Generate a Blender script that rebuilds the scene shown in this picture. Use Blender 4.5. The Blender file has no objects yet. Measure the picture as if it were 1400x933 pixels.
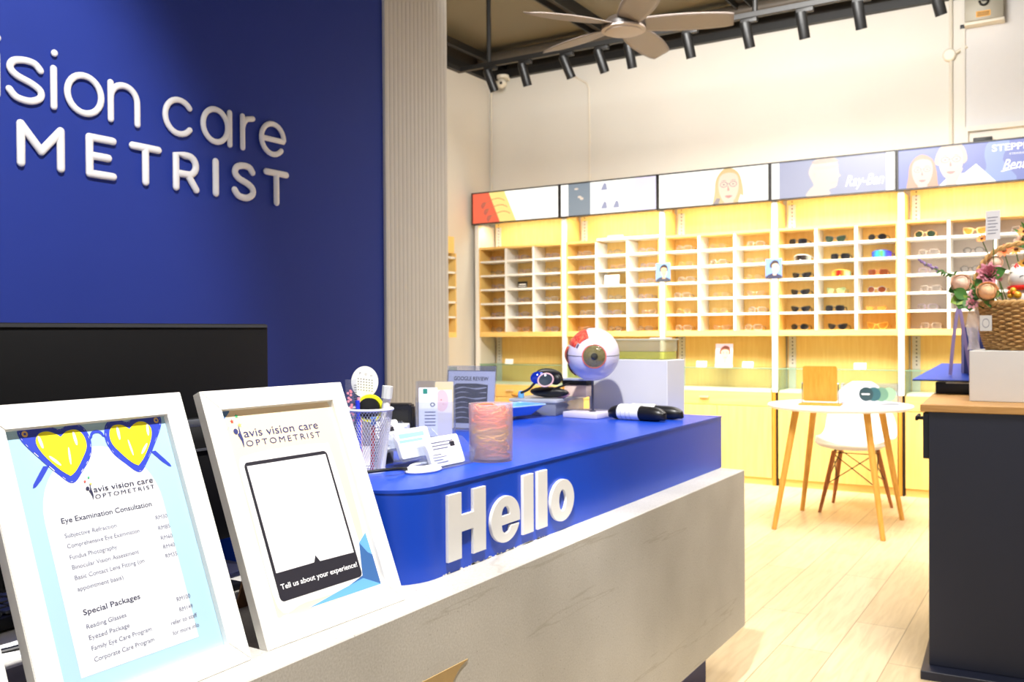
import bpy, bmesh, math, random
from mathutils import Matrix, Vector
random.seed(7)
C = bpy.context.scene.collection
PI = math.pi
sin, cos = math.sin, math.cos

# ---------------------------------------------------------------- materials
def lin(c):
    c = c/255.0
    return c/12.92 if c <= 0.04045 else ((c+0.055)/1.055)**2.4
def L3(c): return (lin(c[0]), lin(c[1]), lin(c[2]), 1)
MATS = {}
def mat(name, col=(200,200,200), rough=0.5, metal=0.0, var=0.0, scale=20, bump=0.0, bscale=200, emit=0.0, spec=0.5, coat=0.0):
    if name in MATS: return MATS[name]
    m = bpy.data.materials.new(name); m.use_nodes = True
    nt = m.node_tree; b = nt.nodes['Principled BSDF']
    b.inputs['Base Color'].default_value = L3(col)
    b.inputs['Roughness'].default_value = rough
    b.inputs['Metallic'].default_value = metal
    b.inputs['Specular IOR Level'].default_value = spec
    if coat: b.inputs['Coat Weight'].default_value = coat
    tc = nt.nodes.new('ShaderNodeTexCoord')
    if var > 0:
        n = nt.nodes.new('ShaderNodeTexNoise'); n.inputs['Scale'].default_value = scale; n.inputs['Detail'].default_value = 4
        nt.links.new(tc.outputs['Object'], n.inputs['Vector'])
        mx = nt.nodes.new('ShaderNodeMix'); mx.data_type = 'RGBA'
        c = L3(col)
        mx.inputs[6].default_value = tuple(x*(1-var) for x in c[:3])+(1,)
        mx.inputs[7].default_value = tuple(min(1, x*(1+var)) for x in c[:3])+(1,)
        nt.links.new(n.outputs['Fac'], mx.inputs[0]); nt.links.new(mx.outputs[2], b.inputs['Base Color'])
    if bump > 0:
        n2 = nt.nodes.new('ShaderNodeTexNoise'); n2.inputs['Scale'].default_value = bscale
        nt.links.new(tc.outputs['Object'], n2.inputs['Vector'])
        bp = nt.nodes.new('ShaderNodeBump'); bp.inputs['Strength'].default_value = bump; bp.inputs['Distance'].default_value = 0.002
        nt.links.new(n2.outputs['Fac'], bp.inputs['Height']); nt.links.new(bp.outputs[0], b.inputs['Normal'])
    if emit > 0:
        b.inputs['Emission Color'].default_value = L3(col); b.inputs['Emission Strength'].default_value = emit
    MATS[name] = m
    return m
def wood(name, c1, c2, axis=2, stretch=14, scale=3.0, rough=0.45):
    m = bpy.data.materials.new(name); m.use_nodes = True; nt = m.node_tree; b = nt.nodes['Principled BSDF']
    b.inputs['Roughness'].default_value = rough
    tc = nt.nodes.new('ShaderNodeTexCoord'); mp = nt.nodes.new('ShaderNodeMapping')
    s = [stretch]*3; s[axis] = 1.0; mp.inputs['Scale'].default_value = s
    n = nt.nodes.new('ShaderNodeTexNoise'); n.inputs['Scale'].default_value = scale; n.inputs['Detail'].default_value = 6; n.inputs['Distortion'].default_value = 0.6
    r = nt.nodes.new('ShaderNodeValToRGB')
    r.color_ramp.elements[0].position = 0.35; r.color_ramp.elements[0].color = L3(c1)
    r.color_ramp.elements[1].position = 0.68; r.color_ramp.elements[1].color = L3(c2)
    nt.links.new(tc.outputs['Object'], mp.inputs[0]); nt.links.new(mp.outputs[0], n.inputs['Vector'])
    nt.links.new(n.outputs['Fac'], r.inputs[0]); nt.links.new(r.outputs[0], b.inputs['Base Color'])
    MATS[name] = m
    return m
def clear(name, tint=(235,240,245), face=0.10, gloss=0.16, rough=0.03):
    """clear plastic or glass: mostly see-through, a little body colour, a gloss"""
    m = bpy.data.materials.new(name); m.use_nodes = True; nt = m.node_tree
    nt.nodes.remove(nt.nodes['Principled BSDF']); out = nt.nodes['Material Output']
    tr = nt.nodes.new('ShaderNodeBsdfTransparent'); tr.inputs[0].default_value = L3(tint)
    df = nt.nodes.new('ShaderNodeBsdfDiffuse'); df.inputs[0].default_value = L3(tint)
    tl = nt.nodes.new('ShaderNodeBsdfTranslucent'); tl.inputs[0].default_value = L3(tint)
    ad = nt.nodes.new('ShaderNodeMixShader'); ad.inputs[0].default_value = 0.5
    nt.links.new(df.outputs[0], ad.inputs[1]); nt.links.new(tl.outputs[0], ad.inputs[2])
    mx = nt.nodes.new('ShaderNodeMixShader'); mx.inputs[0].default_value = face
    nt.links.new(tr.outputs[0], mx.inputs[1]); nt.links.new(ad.outputs[0], mx.inputs[2])
    gl = nt.nodes.new('ShaderNodeBsdfGlossy'); gl.inputs['Roughness'].default_value = rough
    lw = nt.nodes.new('ShaderNodeLayerWeight'); lw.inputs[0].default_value = .5; fr = nt.nodes.new('ShaderNodeMath'); fr.operation = 'POWER'; fr.inputs[1].default_value = 5; nt.links.new(lw.outputs['Facing'], fr.inputs[0])
    mu = nt.nodes.new('ShaderNodeMath'); mu.operation = 'MULTIPLY_ADD'; mu.inputs[1].default_value = 0.5; mu.inputs[2].default_value = gloss*0.25
    nt.links.new(fr.outputs[0], mu.inputs[0])
    m2 = nt.nodes.new('ShaderNodeMixShader')
    nt.links.new(mu.outputs[0], m2.inputs[0]); nt.links.new(mx.outputs[0], m2.inputs[1]); nt.links.new(gl.outputs[0], m2.inputs[2])
    nt.links.new(m2.outputs[0], out.inputs[0])
    MATS[name] = m
    return m
def glow(name, col, s=1.0):
    """a backlit print: gives off its own light"""
    if name in MATS: return MATS[name]
    m = bpy.data.materials.new(name); m.use_nodes = True; nt = m.node_tree; b = nt.nodes['Principled BSDF']
    b.inputs['Base Color'].default_value = (0.05,0.05,0.05,1); b.inputs['Roughness'].default_value = 0.3
    b.inputs['Emission Color'].default_value = L3(col); b.inputs['Emission Strength'].default_value = s
    MATS[name] = m
    return m

def stone_material():
    m = bpy.data.materials.new('speckled stone'); m.use_nodes = True; nt = m.node_tree; b = nt.nodes['Principled BSDF']
    b.inputs['Roughness'].default_value = 0.42
    tc = nt.nodes.new('ShaderNodeTexCoord')
    n = nt.nodes.new('ShaderNodeTexNoise'); n.inputs['Scale'].default_value = 4; n.inputs['Detail'].default_value = 8
    nt.links.new(tc.outputs['Object'], n.inputs['Vector'])
    r = nt.nodes.new('ShaderNodeValToRGB'); r.color_ramp.elements[0].position = .3; r.color_ramp.elements[1].position = .7
    r.color_ramp.elements[0].color = L3((190,187,180)); r.color_ramp.elements[1].color = L3((208,205,198))
    nt.links.new(n.outputs['Fac'], r.inputs[0])
    # fine grain
    g = nt.nodes.new('ShaderNodeTexNoise'); g.inputs['Scale'].default_value = 260; g.inputs['Detail'].default_value = 2
    nt.links.new(tc.outputs['Object'], g.inputs['Vector'])
    gr = nt.nodes.new('ShaderNodeValToRGB'); gr.color_ramp.elements[0].position = .3; gr.color_ramp.elements[1].position = .72
    gr.color_ramp.elements[0].color = (.80,.79,.77,1); gr.color_ramp.elements[1].color = (1,1,1,1)
    nt.links.new(g.outputs['Fac'], gr.inputs[0])
    m1 = nt.nodes.new('ShaderNodeMix'); m1.data_type = 'RGBA'; m1.blend_type = 'MULTIPLY'; m1.inputs[0].default_value = 1
    nt.links.new(r.outputs[0], m1.inputs[6]); nt.links.new(gr.outputs[0], m1.inputs[7])
    # thin slanted veins: stretched noise crossing 0.5
    mp = nt.nodes.new('ShaderNodeMapping'); mp.inputs['Rotation'].default_value = (math.radians(-33),0,0); mp.inputs['Scale'].default_value = (1,.5,7)
    nt.links.new(tc.outputs['Object'], mp.inputs[0])
    v = nt.nodes.new('ShaderNodeTexNoise'); v.inputs['Scale'].default_value = 1.3; v.inputs['Detail'].default_value = 6; v.inputs['Roughness'].default_value = .5
    nt.links.new(mp.outputs[0], v.inputs['Vector'])
    vr = nt.nodes.new('ShaderNodeValToRGB'); e = vr.color_ramp.elements
    e[0].position = .592; e[0].color = (1,1,1,1); e[1].position = .606; e[1].color = (1,1,1,1)
    k = e.new(.599); k.color = (.80,.78,.74,1)
    nt.links.new(v.outputs['Fac'], vr.inputs[0])
    m2 = nt.nodes.new('ShaderNodeMix'); m2.data_type = 'RGBA'; m2.blend_type = 'MULTIPLY'; m2.inputs[0].default_value = 1
    nt.links.new(m1.outputs[2], m2.inputs[6]); nt.links.new(vr.outputs[0], m2.inputs[7])
    # sparse dark specks
    w = nt.nodes.new('ShaderNodeTexVoronoi'); w.inputs['Scale'].default_value = 60
    nt.links.new(tc.outputs['Object'], w.inputs['Vector'])
    wr = nt.nodes.new('ShaderNodeValToRGB'); wr.color_ramp.elements[0].position = .05; wr.color_ramp.elements[0].color = (.55,.52,.48,1)
    wr.color_ramp.elements[1].position = .11; wr.color_ramp.elements[1].color = (1,1,1,1)
    nt.links.new(w.outputs['Distance'], wr.inputs[0])
    m3 = nt.nodes.new('ShaderNodeMix'); m3.data_type = 'RGBA'; m3.blend_type = 'MULTIPLY'; m3.inputs[0].default_value = .8
    nt.links.new(m2.outputs[2], m3.inputs[6]); nt.links.new(wr.outputs[0], m3.inputs[7])
    nt.links.new(m3.outputs[2], b.inputs['Base Color'])
    return m
def floor_material():
    m = bpy.data.materials.new('pale oak planks'); m.use_nodes = True; nt = m.node_tree; b = nt.nodes['Principled BSDF']
    b.inputs['Roughness'].default_value = 0.38
    tc = nt.nodes.new('ShaderNodeTexCoord'); mp = nt.nodes.new('ShaderNodeMapping')
    mp.inputs['Rotation'].default_value = (0,0,PI/2)
    nt.links.new(tc.outputs['Object'], mp.inputs[0])
    br = nt.nodes.new('ShaderNodeTexBrick'); br.offset = .37; br.offset_frequency = 2
    br.inputs['Scale'].default_value = 1; br.inputs['Brick Width'].default_value = 1.15; br.inputs['Row Height'].default_value = .19
    br.inputs['Mortar Size'].default_value = .0018; br.inputs['Mortar Smooth'].default_value = .1
    br.inputs['Color1'].default_value = L3((232,212,176)); br.inputs['Color2'].default_value = L3((222,201,163)); br.inputs['Mortar'].default_value = L3((168,144,108))
    nt.links.new(mp.outputs[0], br.inputs['Vector'])
    mp2 = nt.nodes.new('ShaderNodeMapping'); mp2.inputs['Scale'].default_value = (14,1.2,1)
    nt.links.new(tc.outputs['Object'], mp2.inputs[0])
    n = nt.nodes.new('ShaderNodeTexNoise'); n.inputs['Scale'].default_value = 3; n.inputs['Detail'].default_value = 7; n.inputs['Distortion'].default_value = 1.0
    nt.links.new(mp2.outputs[0], n.inputs['Vector'])
    r = nt.nodes.new('ShaderNodeValToRGB'); r.color_ramp.elements[0].position = .32; r.color_ramp.elements[0].color = (.86,.83,.78,1)
    r.color_ramp.elements[1].position = .6; r.color_ramp.elements[1].color = (1,1,1,1)
    nt.links.new(n.outputs['Fac'], r.inputs[0])
    mx = nt.nodes.new('ShaderNodeMix'); mx.data_type = 'RGBA'; mx.blend_type = 'MULTIPLY'; mx.inputs[0].default_value = 1
    nt.links.new(br.outputs['Color'], mx.inputs[6]); nt.links.new(r.outputs[0], mx.inputs[7])
    nt.links.new(mx.outputs[2], b.inputs['Base Color'])
    return m
def ceiling_material():
    m = bpy.data.materials.new('dark expanded metal mesh'); m.use_nodes = True; nt = m.node_tree; b = nt.nodes['Principled BSDF']
    b.inputs['Roughness'].default_value = .6; b.inputs['Metallic'].default_value = 0.0
    tc = nt.nodes.new('ShaderNodeTexCoord'); mp = nt.nodes.new('ShaderNodeMapping'); mp.inputs['Rotation'].default_value = (0,0,math.radians(-67))
    nt.links.new(tc.outputs['Object'], mp.inputs[0])
    w = nt.nodes.new('ShaderNodeTexWave'); w.wave_type = 'BANDS'; w.bands_direction = 'X'; w.inputs['Scale'].default_value = 15; w.inputs['Distortion'].default_value = .0
    nt.links.new(mp.outputs[0], w.inputs['Vector'])
    r = nt.nodes.new('ShaderNodeValToRGB'); r.color_ramp.elements[0].position = .35; r.color_ramp.elements[0].color = L3((74,68,55))
    r.color_ramp.elements[1].position = .7; r.color_ramp.elements[1].color = L3((150,140,116))
    nt.links.new(w.outputs['Fac'], r.inputs[0]); nt.links.new(r.outputs[0], b.inputs['Base Color'])
    return m

# ---------------------------------------------------------------- mesh builder (world coordinates)
TXT = {}
def text_geo(s, shear=0.0, spacing=1.0, bold=0.0):
    key = (s, shear, spacing, bold)
    if key in TXT: return TXT[key]
    cu = bpy.data.curves.new('tmp', 'FONT'); cu.body = s; cu.size = 1; cu.shear = shear; cu.space_character = spacing; cu.offset = bold
    cu.resolution_u = 3; cu.fill_mode = 'FRONT'
    o = bpy.data.objects.new('tmp', cu); C.objects.link(o)
    dg = bpy.context.evaluated_depsgraph_get(); dg.update()
    me = bpy.data.meshes.new_from_object(o.evaluated_get(dg))
    v = [tuple(x.co) for x in me.vertices]; f = [tuple(p.vertices) for p in me.polygons]
    bpy.data.objects.remove(o); bpy.data.curves.remove(cu); bpy.data.meshes.remove(me)
    TXT[key] = (v, f)
    return v, f
def shape_geo(splines, depth=0.0, bevel=0.0):
    """filled flat outline (first loop outside, later loops holes) with thickness"""
    cu = bpy.data.curves.new('tmp', 'CURVE'); cu.dimensions = '2D'; cu.fill_mode = 'BOTH' if depth else 'FRONT'
    cu.extrude = depth/2; cu.bevel_depth = bevel; cu.bevel_resolution = 1; cu.offset = -bevel
    for pts in splines:
        sp = cu.splines.new('POLY'); sp.points.add(len(pts)-1); sp.use_cyclic_u = True
        for p, q in zip(sp.points, pts): p.co = (q[0], q[1], 0, 1)
    o = bpy.data.objects.new('tmp', cu); C.objects.link(o)
    dg = bpy.context.evaluated_depsgraph_get(); dg.update()
    me = bpy.data.meshes.new_from_object(o.evaluated_get(dg))
    v = [tuple(x.co) for x in me.vertices]; f = [tuple(p.vertices) for p in me.polygons]
    bpy.data.objects.remove(o); bpy.data.curves.remove(cu); bpy.data.meshes.remove(me)
    return v, f
def smooth_loop(pts, n=6, closed=True):
    out = []; N = len(pts)
    rng = range(N) if closed else range(N-1)
    for i in rng:
        if closed: p = [pts[(i+k-1) % N] for k in range(4)]
        else: p = [pts[max(0, min(N-1, i+k-1))] for k in range(4)]
        for j in range(n):
            t = j/n
            out.append(tuple(.5*((2*p[1][a]) + (-p[0][a]+p[2][a])*t + (2*p[0][a]-5*p[1][a]+4*p[2][a]-p[3][a])*t*t + (-p[0][a]+3*p[1][a]-3*p[2][a]+p[3][a])*t**3) for a in range(len(p[1]))))
    if not closed: out.append(tuple(pts[-1]))
    return out
def ellipse(cx, cy, rx, ry, n=28, a0=0, a1=2*PI):
    full = abs(a1-a0-2*PI) < 1e-6
    k = n if full else n+1
    return [(cx+rx*cos(a0+(a1-a0)*i/n), cy+ry*sin(a0+(a1-a0)*i/n)) for i in range(k)]

class MB:
    def __init__(s, m=None, xf=None):
        s.bm = bmesh.new(); s.mats = []; s.cur = 0; s.xf = xf or Matrix.Identity(4)
        if m: s.m(m)
    def m(s, m):
        if m not in s.mats: s.mats.append(m)
        s.cur = s.mats.index(m); return s
    def add(s, verts, faces):
        vs = [s.bm.verts.new(s.xf @ Vector(v)) for v in verts]
        for f in faces:
            if len(set(f)) < 3: continue
            try: fc = s.bm.faces.new([vs[i] for i in f]); fc.material_index = s.cur; fc.smooth = True
            except ValueError: pass
        return s
    def merge(s, b2):
        b2.verts.ensure_lookup_table(); b2.verts.index_update()
        s.add([v.co.copy() for v in b2.verts], [[v.index for v in f.verts] for f in b2.faces]); b2.free()
        return s
    def box(s, x0, x1, y0, y1, z0, z1, bev=0.0, seg=2):
        b = bmesh.new(); bmesh.ops.create_cube(b, size=1)
        for v in b.verts: v.co = Vector(((x0+x1)/2+v.co.x*(x1-x0), (y0+y1)/2+v.co.y*(y1-y0), (z0+z1)/2+v.co.z*(z1-z0)))
        if bev: bmesh.ops.bevel(b, geom=b.edges[:], offset=bev, segments=seg, affect='EDGES', profile=.5)
        return s.merge(b)
    def prism(s, pts, fn, d0, d1, bev=0.0):
        """extrude the 2-D outline pts from depth d0 to d1; fn(u,v,d) gives the 3-D point"""
        n = len(pts)
        v = [fn(p[0], p[1], d0) for p in pts]+[fn(p[0], p[1], d1) for p in pts]
        f = [tuple(range(n))[::-1], tuple(range(n, 2*n))]+[(i, (i+1) % n, n+(i+1) % n, n+i) for i in range(n)]
        b = bmesh.new(); vs = [b.verts.new(p) for p in v]
        for q in f: b.faces.new([vs[i] for i in q])
        bmesh.ops.recalc_face_normals(b, faces=b.faces[:])
        if bev:
            bmesh.ops.bevel(b, geom=[e for e in b.edges if (e.verts[0].index < n) == (e.verts[1].index < n)] if False else b.edges[:], offset=bev, segments=2, affect='EDGES')
        return s.merge(b)
    def lathe(s, prof, c=(0,0,0), n=32, axis=None):
        R = axis or Matrix.Identity(3); c = Vector(c); v = []; f = []
        for r, z in prof:
            for i in range(n):
                a = 2*PI*i/n; v.append(c+R @ Vector((r*cos(a), r*sin(a), z)))
        for k in range(len(prof)-1):
            for i in range(n): f.append((k*n+i, k*n+(i+1) % n, (k+1)*n+(i+1) % n, (k+1)*n+i))
        if prof[0][0] > 1e-5: f.append(tuple(range(n))[::-1])
        if prof[-1][0] > 1e-5: f.append(tuple((len(prof)-1)*n+i for i in range(n)))
        return s.add(v, f)
    def tube(s, pts, r, n=8, closed=False, r2=None, flat=None, ball=False):
        """r: radius or list; flat=(axis vector, scale): squashed cross-section"""
        P = [Vector(p) for p in pts]; N = len(P); rr = r if isinstance(r, (list, tuple)) else [r + ((r2 if r2 is not None else r)-r)*i/max(1, N-1) for i in range(N)]
        v = []; f = []; up = None; rings = []
        if ball and not closed:
            a = (P[0]-P[1]).normalized(); b = (P[-1]-P[-2]).normalized(); Q = []; Rr = []
            for t in (85, 55, 28): Q.append(P[0]+a*rr[0]*sin(math.radians(t))); Rr.append(rr[0]*cos(math.radians(t)))
            Q += P; Rr += rr
            for t in (28, 55, 85): Q.append(P[-1]+b*rr[-1]*sin(math.radians(t))); Rr.append(rr[-1]*cos(math.radians(t)))
            P, rr, N = Q, Rr, len(Q)
        for i in range(N):
            if closed: t = P[(i+1) % N]-P[i-1]
            else: t = P[min(N-1, i+1)]-P[max(0, i-1)]
            t.normalize()
            if up is None:
                up = Vector((0,0,1)) if abs(t.z) < .9 else Vector((1,0,0))
                if flat: up = Vector(flat[0])
            a = t.cross(up)
            if a.length < 1e-6: a = t.cross(Vector((.3,.7,.2)))
            a.normalize(); bb = a.cross(t).normalized()
            if not flat: up = bb
            for k in range(n):
                th = 2*PI*k/n; o = a*cos(th)*rr[i]+bb*sin(th)*rr[i]*(flat[1] if flat else 1)
                v.append(P[i]+o)
        for i in range(N if closed else N-1):
            j = (i+1) % N
            for k in range(n): f.append((i*n+k, i*n+(k+1) % n, j*n+(k+1) % n, j*n+k))
        if not closed: f.append(tuple(range(n))[::-1]); f.append(tuple((N-1)*n+k for k in range(n)))
        return s.add(v, f)
    def ball(s, c, r, u=20, w=12, R=None):
        rx, ry, rz = (r, r, r) if not isinstance(r, (tuple, list)) else r
        c = Vector(c); v = []; f = []; R = R or Matrix.Identity(3)
        for j in range(w+1):
            t = PI*j/w
            for i in range(u):
                a = 2*PI*i/u; v.append(c+R @ Vector((rx*sin(t)*cos(a), ry*sin(t)*sin(a), rz*cos(t))))
        for j in range(w):
            for i in range(u): f.append((j*u+i, (j+1)*u+i, (j+1)*u+(i+1) % u, j*u+(i+1) % u))
        b = bmesh.new(); vs = [b.verts.new(x) for x in v]
        for q in f:
            try: b.faces.new([vs[i] for i in q])
            except ValueError: pass
        bmesh.ops.remove_doubles(b, verts=b.verts[:], dist=1e-6)
        return s.merge(b)
    def grid(s, fn, nu, nv, closed_u=False):
        v = [fn(i/(nu if closed_u else nu-1), j/(nv-1)) for j in range(nv) for i in range(nu)]
        f = []
        for j in range(nv-1):
            for i in range(nu if closed_u else nu-1):
                k = (i+1) % nu; f.append((j*nu+i, j*nu+k, (j+1)*nu+k, (j+1)*nu+i))
        return s.add(v, f)
    def poly(s, pts): return s.add(pts, [tuple(range(len(pts)))])
    def shape(s, splines, fn, depth=0.0, bevel=0.0):
        v, f = shape_geo(splines, depth, bevel); return s.add([fn(*p) for p in v], f)
    def text(s, body, size, fn, u, v, d=0.0, shear=0.0, spacing=1.0, bold=0.0, width=None, align='L'):
        V, F = text_geo(body, shear, spacing, bold)
        xs = [p[0] for p in V]; w = max(xs)-min(xs); x0 = min(xs)
        sx = size if width is None else width/w
        off = 0 if align == 'L' else (-w*sx/2 if align == 'C' else -w*sx)
        return s.add([fn(u+off+(p[0]-x0)*sx, v+p[1]*size, d) for p in V], F)
    def build(s, name, parent=None, angle=35, solid=None, sub=0):
        me = bpy.data.meshes.new(name)
        off = Vector((0,0,0)); p = parent
        while p is not None: off += Vector(p.location); p = p.parent
        for v in s.bm.verts: v.co -= off
        s.bm.normal_update()
        s.bm.to_mesh(me); s.bm.free()
        for m in s.mats: me.materials.append(m)
        me.set_sharp_from_angle(angle=math.radians(angle))
        o = bpy.data.objects.new(name, me); C.objects.link(o)
        if parent is not None: o.parent = parent
        if solid:
            md = o.modifiers.new('thick', 'SOLIDIFY'); md.thickness = solid; md.offset = 0
        if sub:
            md = o.modifiers.new('sub', 'SUBSURF'); md.levels = sub; md.render_levels = sub
        return o
def root_at_base(o):
    """put a single-mesh thing's origin at the middle of its base"""
    vs = o.data.vertices
    lo = [min(v.co[i] for v in vs) for i in range(3)]; hi = [max(v.co[i] for v in vs) for i in range(3)]
    c = Vector(((lo[0]+hi[0])/2, (lo[1]+hi[1])/2, lo[2]))
    for v in vs: v.co -= c
    o.location = Vector(o.location)+c
    return o
def thing(name, label, cat, loc=(0,0,0), group=None):
    o = bpy.data.objects.new(name, None); C.objects.link(o); o.location = loc; o.empty_display_size = .05
    o['label'] = label; o['category'] = cat
    if group: o['group'] = group
    return o
def tag(o, label, cat, group=None, kind=None):
    o['label'] = label; o['category'] = cat
    if group: o['group'] = group
    if kind: o['kind'] = kind
    root_at_base(o)
    return o
def structure(o): o['kind'] = 'structure'; return o
def copy_thing(r, loc, label=None, group=None):
    c = r.copy(); C.objects.link(c); c.location = loc
    if label: c['label'] = label
    if group: c['group'] = group
    for ch in list(r.children):
        d = ch.copy(); C.objects.link(d); d.parent = c
        for g in list(ch.children):
            e = g.copy(); C.objects.link(e); e.parent = d
    return c
def rotz(a, c=(0,0,0)): return Matrix.Translation(c) @ Matrix.Rotation(a, 4, 'Z') @ Matrix.Translation([-x for x in c])
XZ = lambda y: (lambda u, v, d=0: (u, y-d, v))          # a picture facing -Y (towards the shop front)

# ---------------------------------------------------------------- palette
WHITE = mat('white lacquer', (240,238,232), .35, var=.02, scale=8)
WALLP = mat('cream wall paint', (224,220,211), .75, var=.03, scale=3, bump=.05, bscale=90)
BLUEW = mat('deep blue wall paint', (40,60,148), .65, spec=.25, var=.04, scale=5, bump=.1, bscale=150)
BLUE = mat('blue satin laminate', (16,70,194), .34, spec=.45, var=.05, scale=6)
BLUED = mat('blue kick board', (30,38,110), .5, var=.05, scale=6)
STONE = stone_material()
BLACK = mat('black plastic', (12,12,13), .45, var=.1, scale=30)
BLACKM = mat('matt black metal', (22,21,20), .5, var=.1, scale=30)
GREYD = mat('dark grey plastic', (72,74,80), .4, var=.08, scale=30)
OAK = wood('honey maple laminate', (240,196,112), (246,207,126), 2, 16, 3)
OAKH = wood('honey maple laminate, grain across', (240,196,112), (246,207,126), 0, 16, 3)
OAKT = wood('oak table leg', (216,156,62), (228,172,80), 2, 20, 5)
WALN = wood('warm walnut dowel', (150,88,42), (184,116,60), 2, 20, 6)
OAKD = wood('oak desk top', (190,140,76), (212,164,98), 0, 18, 4)
MIRW = wood('golden bamboo board', (190,134,36), (204,150,54), 2, 18, 5)
MDF = mat('brown fibreboard', (122,86,52), .7, var=.1, scale=60)
NAVY = mat('navy laminate', (28,33,52), .45, var=.06, scale=6)
CHROME = mat('brushed steel', (170,172,178), .28, 1.0, var=.05, scale=40)
PAPER = mat('white paper', (244,244,244), .6, var=.01, scale=30)
ACRY = clear('clear acrylic', (244,246,251), .065, .16)
GLASS = clear('pale green glass', (240,249,244), .04, .05)
GEDGE = mat('glass edge', (120,160,140), .2, var=.05)
FROST = clear('frosted plastic', (248,240,238), .30, .02, .5)
LENS = clear('clear lens', (238,240,244), .06, .3)
WMESH = mat('white wire', (228,228,234), .4, var=.03)

# ---------------------------------------------------------------- the room
XL, YB, ZC = -4.73, 7.30, 3.78
structure(MB(floor_material()).box(XL-.1, 3.2, -2.6, YB+.1, -.05, 0).build('floor'))
structure(MB(ceiling_material()).box(XL-.1, 3.2, -2.6, YB+.1, ZC, ZC+.05).build('ceiling'))
DARKW = mat('black painted wall top', (56,50,43), .7, var=.1)
w = MB(WALLP).box(XL, 3.2, YB, YB+.1, 0, 3.57); w.m(DARKW).box(XL, 3.2, YB, YB+.1, 3.57, ZC); structure(w.build('wall_back'))
w = MB(WALLP).box(XL-.1, XL, -2.6, YB+.1, 0, 3.57); w.m(DARKW).box(XL-.1, XL, -2.6, YB+.1, 3.57, ZC); structure(w.build('wall_left'))
structure(MB(WALLP).box(3.1, 3.2, -2.6, YB, 0, ZC).build('wall_right'))
WX = -2.60
structure(MB(BLUEW).box(WX-.12, WX, -2.6, 3.15, 0, ZC).build('wall_reception'))
# fluted pillar at the end of the blue wall: half-round flutes
FLUTE = mat('warm grey fluted panel', (206,203,199), .6, var=.03, scale=10)
pil = MB(FLUTE)
pts = [(-2.93,3.15)]; nfl = 16; y0, y1 = 3.15, 3.62; p = (y1-y0)/nfl
for i in range(nfl):
    for k in range(6):
        a = PI*k/6; pts.append((WX+.012+.0024*sin(a), y0+i*p+p*(1-cos(a))/2))
pts += [(WX+.012, y1), (-2.93, y1)]
pil.prism(pts, lambda u, v, d: (u, v, d), 0, ZC)
structure(pil.build('pillar', angle=50))
# dark edge trims where the pale walls end, and beams of the open ceiling
structure(MB(BLACKM).box(XL, 1.5, YB-.05, YB, 3.55, 3.61).build('trim_1'))
structure(MB(BLACKM).box(XL, XL+.05, 3.0, YB, 3.55, 3.61).build('trim_2'))
structure(MB(BLACKM).box(XL+.16, XL+.20, 3.0, YB, 3.64, 3.70).build('trim_3'))
def beam(n, x0, x1):
    b = MB(mat('dark painted channel', (58,52,45), .6, var=.1, scale=20)).box(x0, x1, 2.2, YB, ZC-.05, ZC)
    b.m(BLACKM).box(x0-.012, x0, 2.2, YB, ZC-.10, ZC).box(x1, x1+.012, 2.2, YB, ZC-.10, ZC)
    structure(b.build('trim_%d' % n))
beam(4, -3.46, -3.36); beam(5, -2.24, -2.14)
duct = MB(mat('dark duct', (88,80,70), .45, .2, var=.2, scale=25))
duct.tube([(XL+.05, YB-.22, 3.68), (1.2, YB-.22, 3.68)], .06, 14)
structure(duct.build('trim_6'))

# ---------------------------------------------------------------- reception counter
SX, RX = -0.95, -1.035          # stone front, blue riser front
ctr = thing('reception_counter', 'reception counter with grey stone front and blue raised top lettered Hello', 'counter', (-1.35, 1.3, 0))
MB(STONE).box(-1.75, SX, -.8, 3.03, .188, .713, .002, 1).build('stone_body', ctr)
MB(BLUED).box(-1.70, -1.06, -.7, 2.95, 0, .188).build('kick_base', ctr)
rp = [(-1.75, 3.045), (RX, 3.045)]
for k in range(9):
    a = -PI/2*k/8; rp.append((RX-.10+.10*cos(a), 1.40+.10*sin(a)))
rp += [(-1.75, 1.30)]
rb = MB(BLUE).prism(rp, lambda u, v, d: (u, v, d), .713, .884)
rb2 = MB(BLUE).prism([(x+(.002 if x > -1.7 else 0), y) for x, y in rp], lambda u, v, d: (u, v, d), .884, .89)
riser = rb.build('blue_riser', ctr)
rb2.build('riser_top', riser)
# chipped white paint along the foot of the riser
ch = MB(mat('white chipped paint', (236,236,238), .6))
for i in range(60):
    y = 1.42+random.choice((.12,.2,.28,.3,.33))+random.gauss(0,.05); q = .0012+.0028*random.random()
    if y > 1.95 or y < 1.36: continue
    pts = smooth_loop([(y+q*1.5*cos(2*PI*k/8)*random.uniform(.6,1.5), .7132+max(0, .0006+q*.8*sin(2*PI*k/8)*random.uniform(.6,1.4))) for k in range(8)], 2)
    ch.add([(RX+.0005, y, .7136)]+[(RX+.0005, a, b) for a, b in pts], [(0, 1+k, 1+(k+1) % len(pts)) for k in range(len(pts))])
for f_ in ch.bm.faces: f_.smooth = False
ch.build('chipped_paint', riser)['kind'] = 'stuff'
HELLO = mat('white acrylic letter', (232,230,226), .35, var=.01)
YZ = lambda x: (lambda u, v, d=0: (x+d, u, v))
def hello(splines):
    MB(HELLO).shape(splines, YZ(RX+.0038), .006, .0006).build('letter', riser)
zt, zb = .867, .737
hello([[(1.432,zb),(1.477,zb),(1.477,.789),(1.519,.789),(1.519,zb),(1.564,zb),(1.564,zt),(1.519,zt),(1.519,.822),(1.477,.822),(1.477,zt),(1.432,zt)]])
ec = (1.641,.785)
eo = ellipse(ec[0], ec[1], .058, .049, 40, math.radians(2), math.radians(345))
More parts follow.
